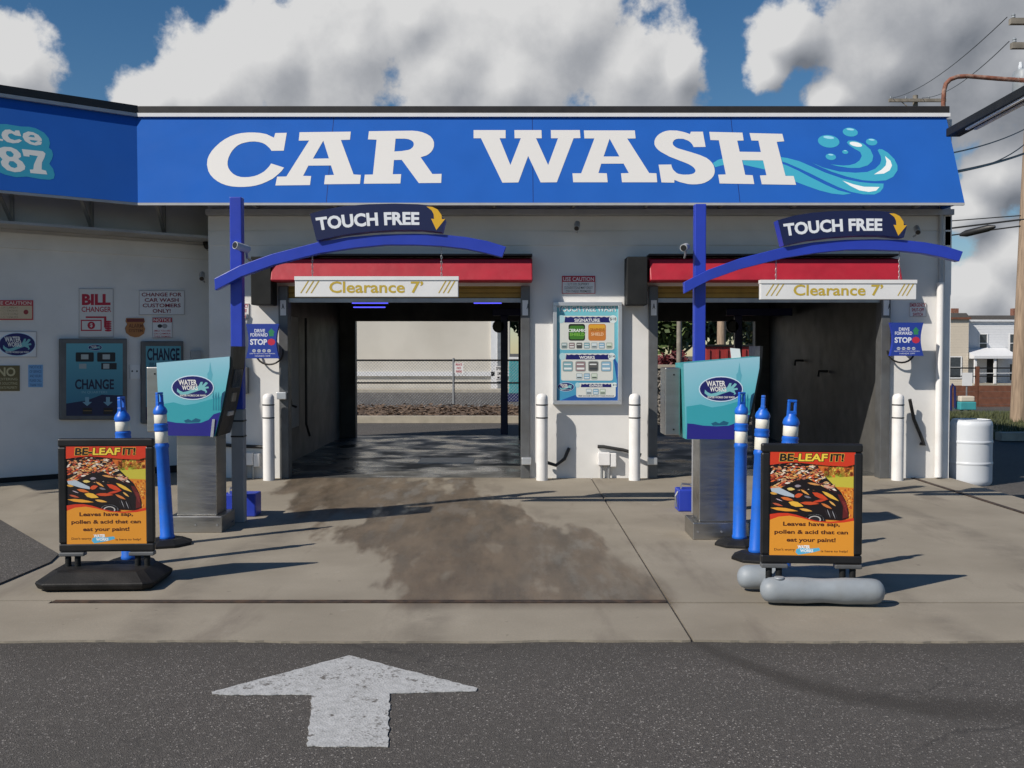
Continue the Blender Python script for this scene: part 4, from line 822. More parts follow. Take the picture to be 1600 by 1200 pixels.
# ============================================================ PAYMENT KIOSKS
def kiosk(x, y, lab):
    o = thing('payment_kiosk', lab, 'kiosk', (x+.33, y+.2, 0), 'payment kiosks at the bay entrances')
    k = 9.1/F
    def q(px, py, dy=0): return Vector((x+(px-244)*k, y+dy, 1.6+(549-py)*k))
    MB().box(x+.09, x+.56, y-.0, y+.44, 0, .145).build('base', 'stainless', o, bevel=.006)
    MB().box(x+.15, x+.50, y+.06, y+.38, .146, .86).build('column', 'stainless', o, bevel=.006)
    prof = [(244,567),(358.5,557),(358,574),(351,612),(345,640),(334,682),(248,681)]
    MB().prism([q(a, b_) for a, b_ in prof], (0, .44, 0)).build('head', 'teal_metal', o)
    MB().box(x-.135, x-.004, y+.13, y+.42, .88, 1.46).build('rear_cabinet', 'stainless', o, bevel=.008)
    # recessed black payment face and hood on the driver's side
    f = [(359.5,541),(364,541),(362,574),(355,612),(349,640),(338,682),(335,683),(345.5,640),(351.5,612),(358.6,574)]
    MB().prism([q(a, b_, .015) for a, b_ in f], (0, .41, 0)).build('payment_face', 'black_metal', o)
    sl = q(351, 612)-q(358, 574); sl = sl.normalized(); nf = Vector((-sl.z, 0, sl.x)); nf = nf if nf.x > 0 else -nf
    def fit(name, px, py, w, h, m):      # fitting on the slanted face: w along the depth, h down the slope
        c = q(px+3.6, py, .22); MB().obox(c-sl*h/2-Vector((0, w/2, 0))-nf*.01, sl*h, (0, w, 0), nf*.022).build(name, m, o, bevel=.003)
    fit('screen', 355, 592, .26, .17, 'window_glass'); fit('keypad', 349.5, 622, .12, .08, 'stainless'); fit('bill_slot', 344, 648, .16, .04, 'alu')
    for z_ in (.93, 1.40): MB().lathe([(.008,0),(.008,.006)], (x-.06, y+.124, z_), 10, (0, 1, 0)).build('lock', 'dark_steel', o)
    for dx in (.13, .33, .52): MB().lathe([(.009,0),(.009,.005)], (x+dx, y-.006, .07), 8, (0, 1, 0)).build('bolt', 'galv', o)
    MB().prism([q(a, b_, -.012) for a, b_ in ((331,655),(335,655),(332,683),(327.5,683))], (0, .04, 0)).build('edge_guard', 'alu', o)
    P = Print(lambda u, v: q(u, v), (0, -1, 0)); z = lambda p: Z(p, 7.5, 230, 540)
    out = prof; n = len(out); top = (150,198,214); low = (62,170,184)
    P.poly(out, None, 0, cols=[top, top, (132,192,208), (98,184,196), (70,172,186), low, low])
    P.poly(z([(140,690),(300,665),(430,700),(560,680),(700,640),(850,600),(905,540),(860,680),(845,780),(780,1060),(150,1060)]), (56,158,170), 1)
    P.poly(z([(700,330),(720,300),(735,190),(750,300),(765,340),(745,420),(720,500),(705,420)]), (92,170,188), 1)
    for sx in (770, 800, 830): P.poly(z([(sx-8,760),(sx-3,640),(sx-12,600),(sx+2,540),(sx+8,610),(sx+4,680),(sx+9,760)]), (40,124,146), 2)
    P.poly(z([(870,560),(905,530),(890,620),(870,720),(850,770),(855,650)]), (24,70,100), 2)
    P.poly(z([(420,880),(470,860),(510,880),(560,850),(620,870),(600,900),(440,905)]), (30,90,120), 2)
    P.poly(z([(150,880),(220,885),(330,905),(480,912),(620,905),(710,870),(770,805),(850,780),(776,1062),(145,1056)]), (40,38,128), 3)
    logo(P, 230+528/7.5, 540+492/7.5, 500/7.5, -290/7.5, 4)
    P.build('side_print', o)
    return o
k1 = kiosk(-3.12, 9.1, 'payment kiosk with teal side print in front of the change machines')
k2 = copy_tree(k1, None, (1.447+.33, 8.75+.2, 0)); k2['label'] = 'payment kiosk with teal side print beside three blue delineator posts'
o = thing('card_notice', 'white card standing above the kiosk in the lane without an arrow', 'card', (1.95, 9.12, 1.50)); MB().obox((1.93, 9.1, 1.50), (.085, 0, -.008), (0, .006, 0), (-.016, 0, .13)).build('card', 'trim_white', o); MB().box(1.955, 1.975, 9.107, 9.112, 1.46, 1.52).build('clip', 'galv', o)

# ============================================================ DELINEATOR POSTS
def delineator():
    o = thing('delineator_post', 'x', 'delineator post', (0, 0, 0), 'blue delineator posts with white bands')
    pr = [(.052,.045),(.060,.06),(.060,.075),(.055,.085),(.050,.80),(.056,.81),(.056,.83),(.050,.84),(.050,.945),(.057,.95),(.057,.965),(.054,.975),(.057,.985),(.057,1.0),(.050,1.005),(.050,1.085),(.056,1.09),(.058,1.105),(.050,1.13),(.034,1.15),(.030,1.165)]
    MB().lathe(pr, (0, 0, 0), 20).build('tube', 'delin_blue', o, smooth=True)
    for z0, z1 in ((.846, .940), (1.010, 1.080)): MB().lathe([(.0503,z0),(.0518,z0+.002),(.0518,z1-.002),(.0503,z1)], (0, 0, 0), 20).build('reflective_band', 'reflective', o, smooth=True)
    h = MB().prism([(-.030,0,1.16),(.030,0,1.16),(.034,0,1.19),(.027,0,1.22),(.027,0,1.245),(-.027,0,1.245),(-.027,0,1.22),(-.034,0,1.19)], (0, .001, 0))
    m = MB()
    m.box(-.031, -.014, -.014, .014, 1.160, 1.245).box(.014, .031, -.014, .014, 1.160, 1.245).box(-.031, .031, -.0135, .0135, 1.246, 1.264).box(-.032, .032, -.016, .016, 1.150, 1.185)
    m.build('loop_handle', 'delin_blue', o, bevel=.004)
    pts = []
    for k in range(8): a = math.pi/8+k*math.pi/4; pts.append((.215*math.cos(a), .19*math.sin(a)))
    b = MB(); lo = [(x, y, 0) for x, y in pts]; mi = [(x, y, .022) for x, y in pts]; hi = [(x*.62, y*.62, .055) for x, y in pts]
    b.add(lo+mi+hi, [tuple(reversed(range(8))), tuple(range(16, 24))]+[(r_*8+i, r_*8+(i+1) % 8, r_*8+8+(i+1) % 8, r_*8+8+i) for r_ in (0, 1) for i in range(8)])
    b.build('rubber_base', 'rubber', o, bevel=.004); return o
d0 = delineator()
DEL = [(262,851,-2.6,'blue delineator post beside the payment kiosk of the arrow lane'),(203,884,-2.3,'blue delineator post standing behind the sign with the black base'),
       (1155,851,.6,'blue delineator post closest to the payment kiosk in the lane without an arrow'),(1181,873,2.3,'middle blue delineator post of the row of three'),(1222,905,2.8,'blue delineator post right behind the sign with the grey base')]
for i, (px, py, tilt, lab) in enumerate(DEL):
    d = d0 if i == 0 else copy_tree(d0); p = gnd(px, py); d.location = (p.x, p.y, 0); d['label'] = lab
    yaw = (62, 75, 28, 70, 4)[i]; d.rotation_euler = (0, 0, R(yaw))
    for ch in d.children:
        if not ch.name.startswith('rubber_base'): ch.rotation_euler = (Matrix.Rotation(-R(yaw), 3, 'Z') @ Matrix.Rotation(R(tilt), 3, 'Y') @ Matrix.Rotation(R(yaw), 3, 'Z')).to_euler()

# ============================================================ SIDEWALK SIGNS
def poster(P):
    """leaf poster; own axes: zoomed pixels of the left poster, v downwards"""
    rnd = random.Random(3); N = lambda u, v: ((u-80-35*(v-70)/990)/740, 1-(v-70)/990); n = lambda p: [N(*a) for a in p]
    P.poly([(0,0),(1,0),(1,1),(0,1)], (222,148,48), 0)
    P.poly(n([(85,160),(822,160),(835,720),(105,720)]), (206,112,44), 1)
    P.poly(n([(540,200),(825,200),(828,330),(560,330)]), (206,120,52), 2)
    for i in range(60):
        u = rnd.uniform(560, 815); v = rnd.uniform(195, 315); c = rnd.choice([(196,96,40),(150,70,36),(224,160,70),(170,180,60),(214,190,80),(120,60,34)]); a, b_ = N(u, v); P.ell(a, b_, rnd.uniform(.015,.04), rnd.uniform(.01,.025), c, 3, rnd.uniform(0,3), 8)
    P.poly(n([(590,315),(828,300),(832,440),(690,430)]), (196,184,66), 4); P.poly(n([(670,400),(832,410),(838,720),(780,720)]), (212,130,44), 5)
    for i in range(90):
        u = rnd.uniform(690, 832); v = rnd.uniform(420, 700); a, b_ = N(u, v); P.ell(a, b_, .014, .006, rnd.choice([(190,70,36),(226,160,70),(170,80,40),(232,180,90)]), 6, rnd.uniform(0,3), 6)
    P.poly(n([(85,190),(200,180),(330,175),(500,190),(545,270),(640,370),(720,450),(770,540),(798,640),(800,700),(730,722),(400,700),(105,665)]), (26,18,20), 7)
    P.poly(n([(690,470),(730,480),(775,560),(795,690),(745,705),(745,590)]), (96,30,30), 8)
    for k in range(7): P.poly(n([(735+k*5,540+k*14),(772+k*2,548+k*16),(774+k*2,553+k*16),(737+k*5,546+k*14)]), (150,60,56), 9)
    cols = [(232,210,186),(216,164,120),(190,76,50),(140,48,38),(222,140,66),(240,228,212),(110,46,40),(224,104,58),(206,130,104),(230,190,120)]
    def leaf(u, v, l, w, a, c, L):
        ca, sa = math.cos(a), math.sin(a); pts = [(-1,0),(-.5,.55),(.1,.6),(.6,.3),(1,0),(.6,-.35),(.1,-.6),(-.5,-.5)]
        P.poly(n([(u+x*l*ca-y*w*sa, v+x*l*sa+y*w*ca) for x, y in pts]), c, L)
    for i in range(330):
        v = rnd.uniform(185, 430); umax = 500+(v-185)*.75; u = rnd.uniform(95+(v-70)*.035, umax-12); s_ = .55+(v-185)/400
        leaf(u, v, 27*s_, 13*s_, rnd.uniform(-.7, .7), rnd.choice(cols), 8+(i % 3))
    P.poly(n([(190,415),(320,340),(440,330),(560,400),(690,470),(700,500),(560,450),(420,420),(300,440),(230,450)]), (24,16,18), 11)
    P.poly(n([(100,420),(180,412),(310,480),(312,505),(230,490),(110,450)]), (176,188,200), 12)
    for u, v, l, w, a, c in ((250,520,60,24,.25,(214,110,48)),(420,625,60,20,.2,(226,170,80)),(600,585,56,20,.5,(206,120,60)),(170,575,50,16,.3,(190,90,60)),(650,560,40,14,.7,(224,170,90)),(280,425,36,24,.1,(222,196,110)),(405,455,48,16,.6,(226,160,80)),(350,485,40,34,-.3,(206,84,46)),(540,490,80,36,.45,(204,70,36)),(630,490,90,26,.55,(226,180,70)),(330,570,70,40,.3,(232,180,66)),(450,560,85,26,.05,(200,78,40)),(230,622,125,26,.12,(230,160,56)),(540,535,70,20,-.2,(196,66,38)),(130,468,34,20,.2,(214,160,70)),(600,400,44,22,.4,(210,170,150)),(480,375,60,16,.2,(214,150,84)),(340,395,30,22,0,(150,140,150)),(180,530,34,7,.4,(200,180,190)),(430,500,34,16,.3,(120,116,126)),(650,440,50,12,.6,(60,24,28))):
        leaf(u, v, l, w, a, c, 13)
    for r_, c in ((1,(20,18,20)),(.9,(150,150,156)),(.82,(24,22,24)),(.6,(196,190,186)),(.48,(40,36,40))):
        a, b_ = N(500, 715); P.ell(a, b_, .125*r_, .06*r_, c, 14+int((1-r_)*10))
    for k in range(5): leaf(600+k*22, 650+k*6, 46, 6, 1.2, (150,150,156) if k % 2 else (50,46,50), 15)
    P.poly(n([(83,150),(83,60),(830,60),(830,185),(760,205),(600,198),(420,180),(300,168),(180,180),(85,195)]), (206,58,32), 20)
    P.poly(n([(103,668),(180,655),(260,655),(340,672),(420,700),(520,728),(640,735),(740,722),(840,695),(845,760),(110,760)]), (206,58,32), 21)
    P.poly(n([(106,722),(180,690),(280,680),(380,700),(500,735),(640,748),(760,740),(845,722),(858,1070),(115,1070)]), (222,148,48), 22)
    def T(s, x0, y1, x1, y0, c, L, bold, sh=0):
        a, b_ = N(x0, y1), N(x1, y0); P.text(s, a[0], a[1], b_[0], b_[1], c, L, bold, sh)
    for s, x0, x1, c, oc in (('BE-', 170, 325, (26,20,20), (214,170,70)), ('LEAF', 335, 585, (236,206,70), (40,26,20)), ('IT!', 613, 728, (26,20,20), (214,170,70))):
        T(s, x0-5, 161, x1+5, 79, oc, 23, .07, .12); T(s, x0, 157, x1, 84, c, 24, .03, .12)
    br = (66,26,20)
    T('Leaves have sap,', 225, 790, 722, 738, br, 23, .03); T('pollen & acid that can', 152, 866, 797, 816, br, 23, .03); T('eat your paint!', 262, 942, 692, 890, br, 23, .03)
    T("Don't worry", 157, 1024, 338, 992, br, 23, .01); T('is here to help!', 568, 1034, 802, 1006, br, 23, .01)
    P.poly(n([(345,1030),(352,1000),(400,985),(470,995),(550,985),(562,1010),(500,1030),(420,1045),(370,1055)]), (86,176,214), 23); T('WATER', 362, 996, 470, 962, (235,240,242), 24, .05); T('WORKS', 385, 1030, 500, 1000, (235,240,242), 25, .05)
def sign(x, y, lab, base, yaw):
    o = thing('sidewalk_sign', lab, 'sign', (x, y, 0)); W = .645; z0, z1 = .225, 1.005; w2 = W/2; fr = .058
    for a, b_, c, d in ((-w2,w2,z1-fr,z1),(-w2,w2,z0,z0+fr),(-w2,-w2+fr,z0+fr,z1-fr),(w2-fr,w2,z0+fr,z1-fr)):
        MB().prism([(x+a, y-.022, c), (x+b_, y-.022, c), (x+b_, y-.022, d), (x+a, y-.022, d)], (0, .044, 0)).build('frame_rail', 'black_metal', o, bevel=.012)
    bd = MB().box(x-w2+.02, x+w2-.02, y-.008, y+.008, z0+.02, z1-.02).build('poster_board', 'trim_white', o)
    P = Print(locmap((x-w2+fr-.003, y-.0085, z0+fr-.003), (W-2*fr+.006, 0, 0), (0, 0, z1-z0-2*fr+.006)), (0, -1, 0)); P.STEP = .0004; poster(P); P.build('poster', bd)
    for s in (-1, 1):
        cx = x+s*.235; MB().box(cx-.085, cx+.085, y-.035, y+.035, z0-.028, z0-.002).build('foot_clamp', 'jamb_steel', o, bevel=.006)
        for dx in (-.032, .032):
            m = MB(); zb = .10; hz = z0-.03-zb
            m.tube([(cx+dx+.016*math.cos(t), y+.016*math.sin(t), zb+hz*t/(2*math.pi*9)) for t in [2*math.pi*9*k/90 for k in range(91)]], .0065, 5).tube([(cx+dx, y, zb-.02), (cx+dx, y, z0-.02)], .013, 8); m.build('spring', 'dark_steel', o, smooth=True)
    if base == 'rubber':
        def lay(pts, z): return [(x+a, y+b_, z) for a, b_ in pts]
        lo = [(-.40,-.19),(-.33,-.255),(.30,-.255),(.36,-.22),(.37,.20),(.32,.255),(-.32,.255),(-.40,.19)]
        mi = [(a*1.05, b_*1.06) for a, b_ in lo]; hi = [(a*.80, b_*.70) for a, b_ in lo]; n = 8
        m = MB().add(lay(lo, .012)+lay(mi, .055)+lay(hi, .125), [tuple(reversed(range(n))), tuple(range(2*n, 3*n))]+[(r_*n+i, r_*n+(i+1) % n, r_*n+n+(i+1) % n, r_*n+n+i) for r_ in (0, 1) for i in range(n)])
        m.build('rubber_base', 'rubber', o, bevel=.012)
        for b_ in (-.13, -.19): MB().tube([(x-.22, y+b_, .098+.1*(b_+.19)), (x, y+b_-.006, .104+.1*(b_+.19)), (x+.22, y+b_, .098+.1*(b_+.19))], .007, 6).build('moulded_rib', 'rubber', o, smooth=True)
        for a, b_ in ((-.27,-.19),(.25,-.19),(-.27,.19),(.25,.19)): MB().lathe([(.04,0),(.04,.02)], (x+a, y+b_, 0), 12).build('foot', 'rubber', o)
    else:
        for dx, dy in ((.03, -.20), (-.06, .17)):
            m = MB(); pts = []; rs = []
            for i in range(25):
                t = -math.cos(math.pi*i/24); e_ = max(0.0, 1-abs(t)**9)**.5; pts.append((x+dx+t*.385, y+dy, .093)); rs.append(max(.004, (.078+.016*t*t-.003*math.cos(t*9))*e_))
            m.tube(pts, rs, 20).build('water_tube', 'grey_plastic', o, smooth=True)
        m = MB().box(x-.29, x+.25, y-.19, y+.16, .045, .112); m.build('deck', 'grey_plastic', o, bevel=.03)
        MB().lathe([(.03,0),(.034,.006),(.03,.014)], (x-.24, y-.215, .166), 14).build('filler_cap', 'grey_plastic', o, smooth=True)
    o.rotation_euler = (0, 0, R(yaw)); return o
p = gnd(169, 912); sign(p.x, p.y, 'orange leaf poster sign on a black rubber base', 'rubber', 3)
p = gnd(1266, 934); sign(p.x, p.y, 'orange leaf poster sign on a grey water-filled base', 'grey', -4)

# ============================================================ RIGHT OF THE BUILDING
def drum(x, y):
    o = thing('plastic_drum', 'white plastic drum standing at the building corner', 'drum', (x, y, -.1)); r = .255
    pr = [(r*.9,0),(r*.985,.03),(r,.06),(r,.08),(r,.255),(r,.262),(r+.006,.270),(r+.006,.290),(r,.298),(r,.305),(r,.525),(r,.532),(r+.006,.540),(r+.006,.560),(r,.568),(r,.575),(r,.75),(r,.76),(r*.985,.79),(r*.93,.815),(r*.90,.82)]
    MB().lathe(pr, (x, y, -.1), 36).build('barrel', 'drum', o, smooth=True); MB().lathe([(r*.9,.822),(r*.9,.832),(r*.84,.832),(r*.83,.815)], (x, y, -.1), 36).build('rim', 'drum', o, smooth=True)
drum(5.88, 13.25)
def sag(a, b_, s, n=14):
    a, b_ = Vector(a), Vector(b_); return [a.lerp(b_, i/n)-Vector((0, 0, s*4*(i/n)*(1-i/n))) for i in range(n+1)]
def light_bar():
    a = Vector((5.33, 12.62, 4.24)); b_ = Vector((5.20, 8.9, 4.24)); o = thing('strip_light', 'dark fluorescent strip fixture projecting from the canopy end', 'light fixture', a)
    MB().beam(a, b_, .17, .10).build('housing', 'dark_steel', o, bevel=.01); MB().beam(a+Vector((-.05,-.5,-.062)), b_+Vector((-.05,.2,-.062)), .035, .02).build('lamp_tube', 'trim_white', o); MB().beam(a+Vector((.05,-.5,-.062)), b_+Vector((.05,.2,-.062)), .035, .02).build('lamp_tube', 'trim_white', o)
light_bar()
def gooseneck():
    Y = 13.3; A = lambda px, py: atY(px, py, Y); b0 = A(1474, 178); pts = [Vector((b0.x, Y, 4.5)), A(1474, 160), A(1475, 142), A(1478, 131), A(1485, 124), A(1496, 120), A(1512, 119), A(1560, 123), A(1622, 127)]
    o = thing('gooseneck_lamp', 'rusty red gooseneck lamp pipe rising from the roof corner', 'lamp', pts[0]); MB().tube(pts, .028, 10).build('pipe', 'rust', o, smooth=True)
    e = pts[-1]; MB().lathe([(.05,.1),(.07,.05),(.18,-.08),(.17,-.08),(.05,.04)], e, 20).build('shade', 'white_paint', o, smooth=True)
gooseneck()
def utility_pole(x, y, h, r, lab, arms, lean=0.0, insul=True, trans=False):
    o = thing('utility_pole', lab, 'utility pole', (x, y, terrain(x, y))); MB().tube([(x, y, terrain(x, y)-.2), (x+lean*.5, y, h*.5), (x+lean, y, h)], [r, r*.85, r*.68], 14).build('pole', 'wood_pole' if trans else 'old_wood', o, smooth=True)
    for z, l, dx in arms:
        cx = x+lean*z/h+dx; c = MB().box(cx-l/2, cx+l/2, y-r-.12, y-r, z-.06, z+.06).build('crossarm', 'old_wood', o)
        MB().beam((cx-l*.28, y-r-.06, z-.05), (x+lean*z/h, y-r-.02, z-.55), .03, .03).build('brace', 'old_wood', o)
        if insul:
            for t in (-.47, -.2, .2, .47): MB().lathe([(.02,0),(.04,.02),(.032,.05),(.042,.07),(.025,.10),(.008,.11)], (cx+l*t, y-r-.06, z+.06), 10).build('insulator', 'grey_plastic', c, smooth=True)
    if trans:
        MB().lathe([(.2,0),(.23,.04),(.23,.62),(.2,.68),(.1,.72)], (x+lean*.8-.32, y-.25, 6.75), 18).build('transformer', 'grey_plastic', o, smooth=True)
        for dx in (-.4, -.24): MB().lathe([(.04,0),(.05,.05),(.03,.16)], (x+lean*.8+dx, y-.25, 7.45), 8).build('bushing', 'drum', o)
    return o
utility_pole(10.75, 22.0, 9.6, .17, 'weathered brown utility pole with transformer beside the row houses', [(8.45, 2.4, .55), (7.95, 2.2, .5)], .28, trans=True)
utility_pole(16.4, 42.5, 12.0, .15, 'distant utility pole with one crossarm rising behind the roof', [(11.75, 2.3, 0)], .0)
def wire(a, b_, s, lab, r=.012, n=14):
    o = MB().tube(sag(a, b_, s, n), r, 5).build('overhead_wire', 'cable', loc=a); tag(o, lab, 'wire')
pt = Vector((11.0, 21.8, 0)); far = Vector((16.4, 42.3, 11.85))
wire(far+Vector((-1.0,0,0)), (10.3, 21.8, 8.55), .3, 'highest wire between the distant pole and the brown pole', .010); wire(far+Vector((.2,0,0)), (10.35, 21.8, 8.05), .3, 'second wire between the distant pole and the brown pole', .010)
E = (5.38, 13.4)
wire((E[0], E[1], 4.1), pt+Vector((0,0,6.4)), .10, 'upper service wire from the canopy end to the brown pole', .011); wire((E[0], E[1], 3.92), pt+Vector((0,0,6.2)), .25, 'sagging middle service wire from the canopy end to the brown pole', .011); wire((E[0], E[1], 3.85), pt+Vector((0,0,5.85)), .06, 'thick lowest service cable from the canopy end to the brown pole', .022)
c0 = Vector((10.9, 21.7, 0)); wire((-10, 60, 7.2), c0+Vector((0,0,4.45)), .2, 'thin street wire reaching the brown pole above the splice case', .012, 20); wire((-10, 58, 6.3), c0+Vector((0,0,4.38)), .55, 'street cable carrying the black splice case', .020, 20); wire((-10, 58, 5.6), c0+Vector((0,0,4.25)), .55, 'lower street cable below the splice case', .016, 20)
o = MB().tube([Vector((9.85, 22.9, 4.16)), Vector((9.95, 22.8, 4.18)), Vector((10.25, 22.4, 4.25)), Vector((10.35, 22.3, 4.27))], [.03, .075, .075, .03], 10).build('splice_case', 'cable', smooth=True, loc=(10.0, 22.7, 4.2)); tag(o, 'black cable splice case hanging near the brown pole', 'splice case')
# kerb and verge at the pole
struct(MB().prism([(8.85, 18.7, -.02), (30, 18.7, -.02), (30, 18.95, -.02), (8.85, 18.95, -.02)], (0, 0, .15)).build('kerb', 'curb'))
def verge():
    mb = MB(); r_ = random.Random(5)
    mb.box(8.95, 30, 18.96, 26, -.05, .11)
    for i in range(9000):
        x = r_.uniform(8.95, 17); y = r_.uniform(18.97, 25); h = r_.uniform(.04, .13); a = r_.uniform(0, 6.28); w = .012
        mb.add([(x-w*math.cos(a), y-w*math.sin(a), .10), (x+w*math.cos(a), y+w*math.sin(a), .10), (x+r_.uniform(-.04,.04), y+r_.uniform(-.04,.04), .11+h)], [(0, 1, 2)])
    o = mb.build('grass_verge', 'grass'); struct(o, 'stuff'); o['label'] = 'strip of short grass around the brown utility pole'; o['category'] = 'grass'
verge()
# brown board fence with rails
def board_fence(x0, x1, y):
    z0 = -1.0; o = thing('board_fence', 'low brown horizontal board fence with thin rail in front of the row houses', 'fence', (x0, y, z0)); n = 7; w = 2.35
    t = x0; i = 0
    while t < x1-.01:
        for k in range(5): MB().box(t+.01, t+w-.01, y, y+.035, .58-.19*(k+1)+.008, .58-.19*k).build('board', 'brown_wood', o)
        MB().box(t-.05, t+.05, y+.04, y+.13, z0, 1.15).build('post', 'brown_wood', o); MB().box(t, t+w, y+.06, y+.10, 1.08, 1.12).build('rail', 'dark_steel', o); MB().box(t, t+w, y+.06, y+.10, .84, .87).build('rail', 'dark_steel', o); t += w; i += 1
board_fence(11.6, 27, 31.0)
def wall_sign(x, y, lab):
    o = thing('street_sign', lab, 'sign', (x, y, -.3)); MB().tube([(x, y, -.4), (x, y, .98)], .025, 8).build('post', 'galv', o); MB().box(x-.15, x+.15, y-.04, y-.032, .60, .98).build('panel', 'trim_white', o); return o
wall_sign(13.25, 30.2, 'blank white sign panel on a post by the brown fence')
def stand(x, y):
    o = thing('vacuum_stand', 'small pale green vacuum stand with blue hose hanger by the fence', 'vacuum', (x, y, -.3)); MB().box(x, x+.42, y, y+.4, .06, .27).build('tray', 'teal_metal', o, bevel=.02); MB().box(x+.02, x+.40, y+.04, y+.36, .275, .42).build('canister', 'siding_cream', o, bevel=.03)
    for dx in (.08, .28): MB().box(x+dx, x+dx+.06, y+.15, y+.21, -.45, .058).build('leg', 'dark_steel', o)
    MB().tube([(x-.16, y+.2, -.45), (x-.17, y+.2, .6), (x-.13, y+.2, .74), (x-.07, y+.2, .66), (x-.05, y+.2, .1)], .03, 8).build('hose_hanger', 'arm_blue', o, smooth=True)
stand(11.78, 27.2)
def row_house(x0, x1, y, z0, zt, m, lab, wins, porch, roofc):
    o = thing('row_house', lab, 'house', (x0, y, z0)); w = MB().box(x0, x1, y, y+8, z0, zt).build('wall', m, o); n = int((zt-z0)/.22)
    MB().add([p for i in range(n) for p in ((x0, y-.012, z0+i*.22), (x1, y-.012, z0+i*.22), (x1, y-.002, z0+i*.22+.215), (x0, y-.002, z0+i*.22+.215))], [(4*i, 4*i+1, 4*i+2, 4*i+3) for i in range(n)]).build('siding', m, w)['kind'] = 'stuff'
    MB().box(x0-.1, x1+.1, y-.22, y+8.2, zt, zt+.16).build('cornice', roofc, o); rf = MB().prism([(x0-.05, y-.1, zt+.16), (x0-.05, y+8, zt+.16), (x0-.05, y+8, zt+.75), (x0-.05, y+.6, zt+.55)], (x1-x0+.1, 0, 0)).build('roof', 'roof_dark', o); MB().box(x0+.8, x0+1.4, y+4, y+4.6, zt+.6, zt+1.3).build('chimney', 'rust', rf)
    for cx, z, ww, hh in wins:
        wn = MB().box(cx-ww/2, cx+ww/2, y-.03, y+.02, z, z+hh).build('window', 'window_glass', o)
        for a, b_, c, d in ((-ww/2-.09, -ww/2, -.09, hh+.09), (ww/2, ww/2+.09, -.09, hh+.09), (-ww/2, ww/2, hh, hh+.09), (-ww/2-.02, ww/2+.02, -.09, 0), (-ww/2, ww/2, hh/2-.03, hh/2+.03)): MB().box(cx+a, cx+b_, y-.07, y-.031, z+c, z+d).build('frame', 'trim_white', wn)
    if porch:
        a, b_, zf, zr = porch; MB().box(a, b_, y-2.2, y-.02, z0, zf).build('porch_floor', 'curb', o)
        MB().prism([(a-.1, y-2.4, zr), (a-.1, y-.02, zr), (a-.1, y-.02, zr+.9), (a-.1, y-2.4, zr+.22)], (b_-a+.2, 0, 0)).build('porch_roof', m, o)
        for x in (a+.1, (a+b_)/2, b_-.1): MB().box(x-.09, x+.09, y-2.25, y-2.07, zf, zr).build('porch_column', 'trim_white', o)
        MB().box((a+b_)/2+.3, (a+b_)/2+1.2, y-.03, y+.0, zf, zf+2.05).build('door', 'dark_steel', o)
        nb = int((b_-a)/.16)
        MB().box(a, b_, y-2.22, y-2.16, zf+.85, zf+.9).build('porch_rail', 'trim_white', o)
    return o
yh = 88.0
row_house(38.6, 44.0, yh+1.0, -1.8, 4.15, 'siding_white', 'white two-storey row house beside the brown utility pole', [(40.4, 1.55, .62, 1.5), (43.0, 1.55, .6, 1.5), (43.1, -.9, .8, 1.4)], (38.7, 42.2, -1.1, 1.0), 'siding_white')
row_house(32.5, 38.5, yh-.5, -1.8, 4.3, 'siding_cream', 'cream two-storey row house next to the white house', [(37.4, -.6, .9, 1.7)], None, 'brown_wood')
row_house(44.1, 50, yh+1.0, -1.8, 4.15, 'siding_white', 'second white row house beyond the utility pole', [(46.0, 1.55, .62, 1.5), (48.5, 1.55, .6, 1.5)], (44.3, 48.6, -1.1, 1.0), 'siding_white')

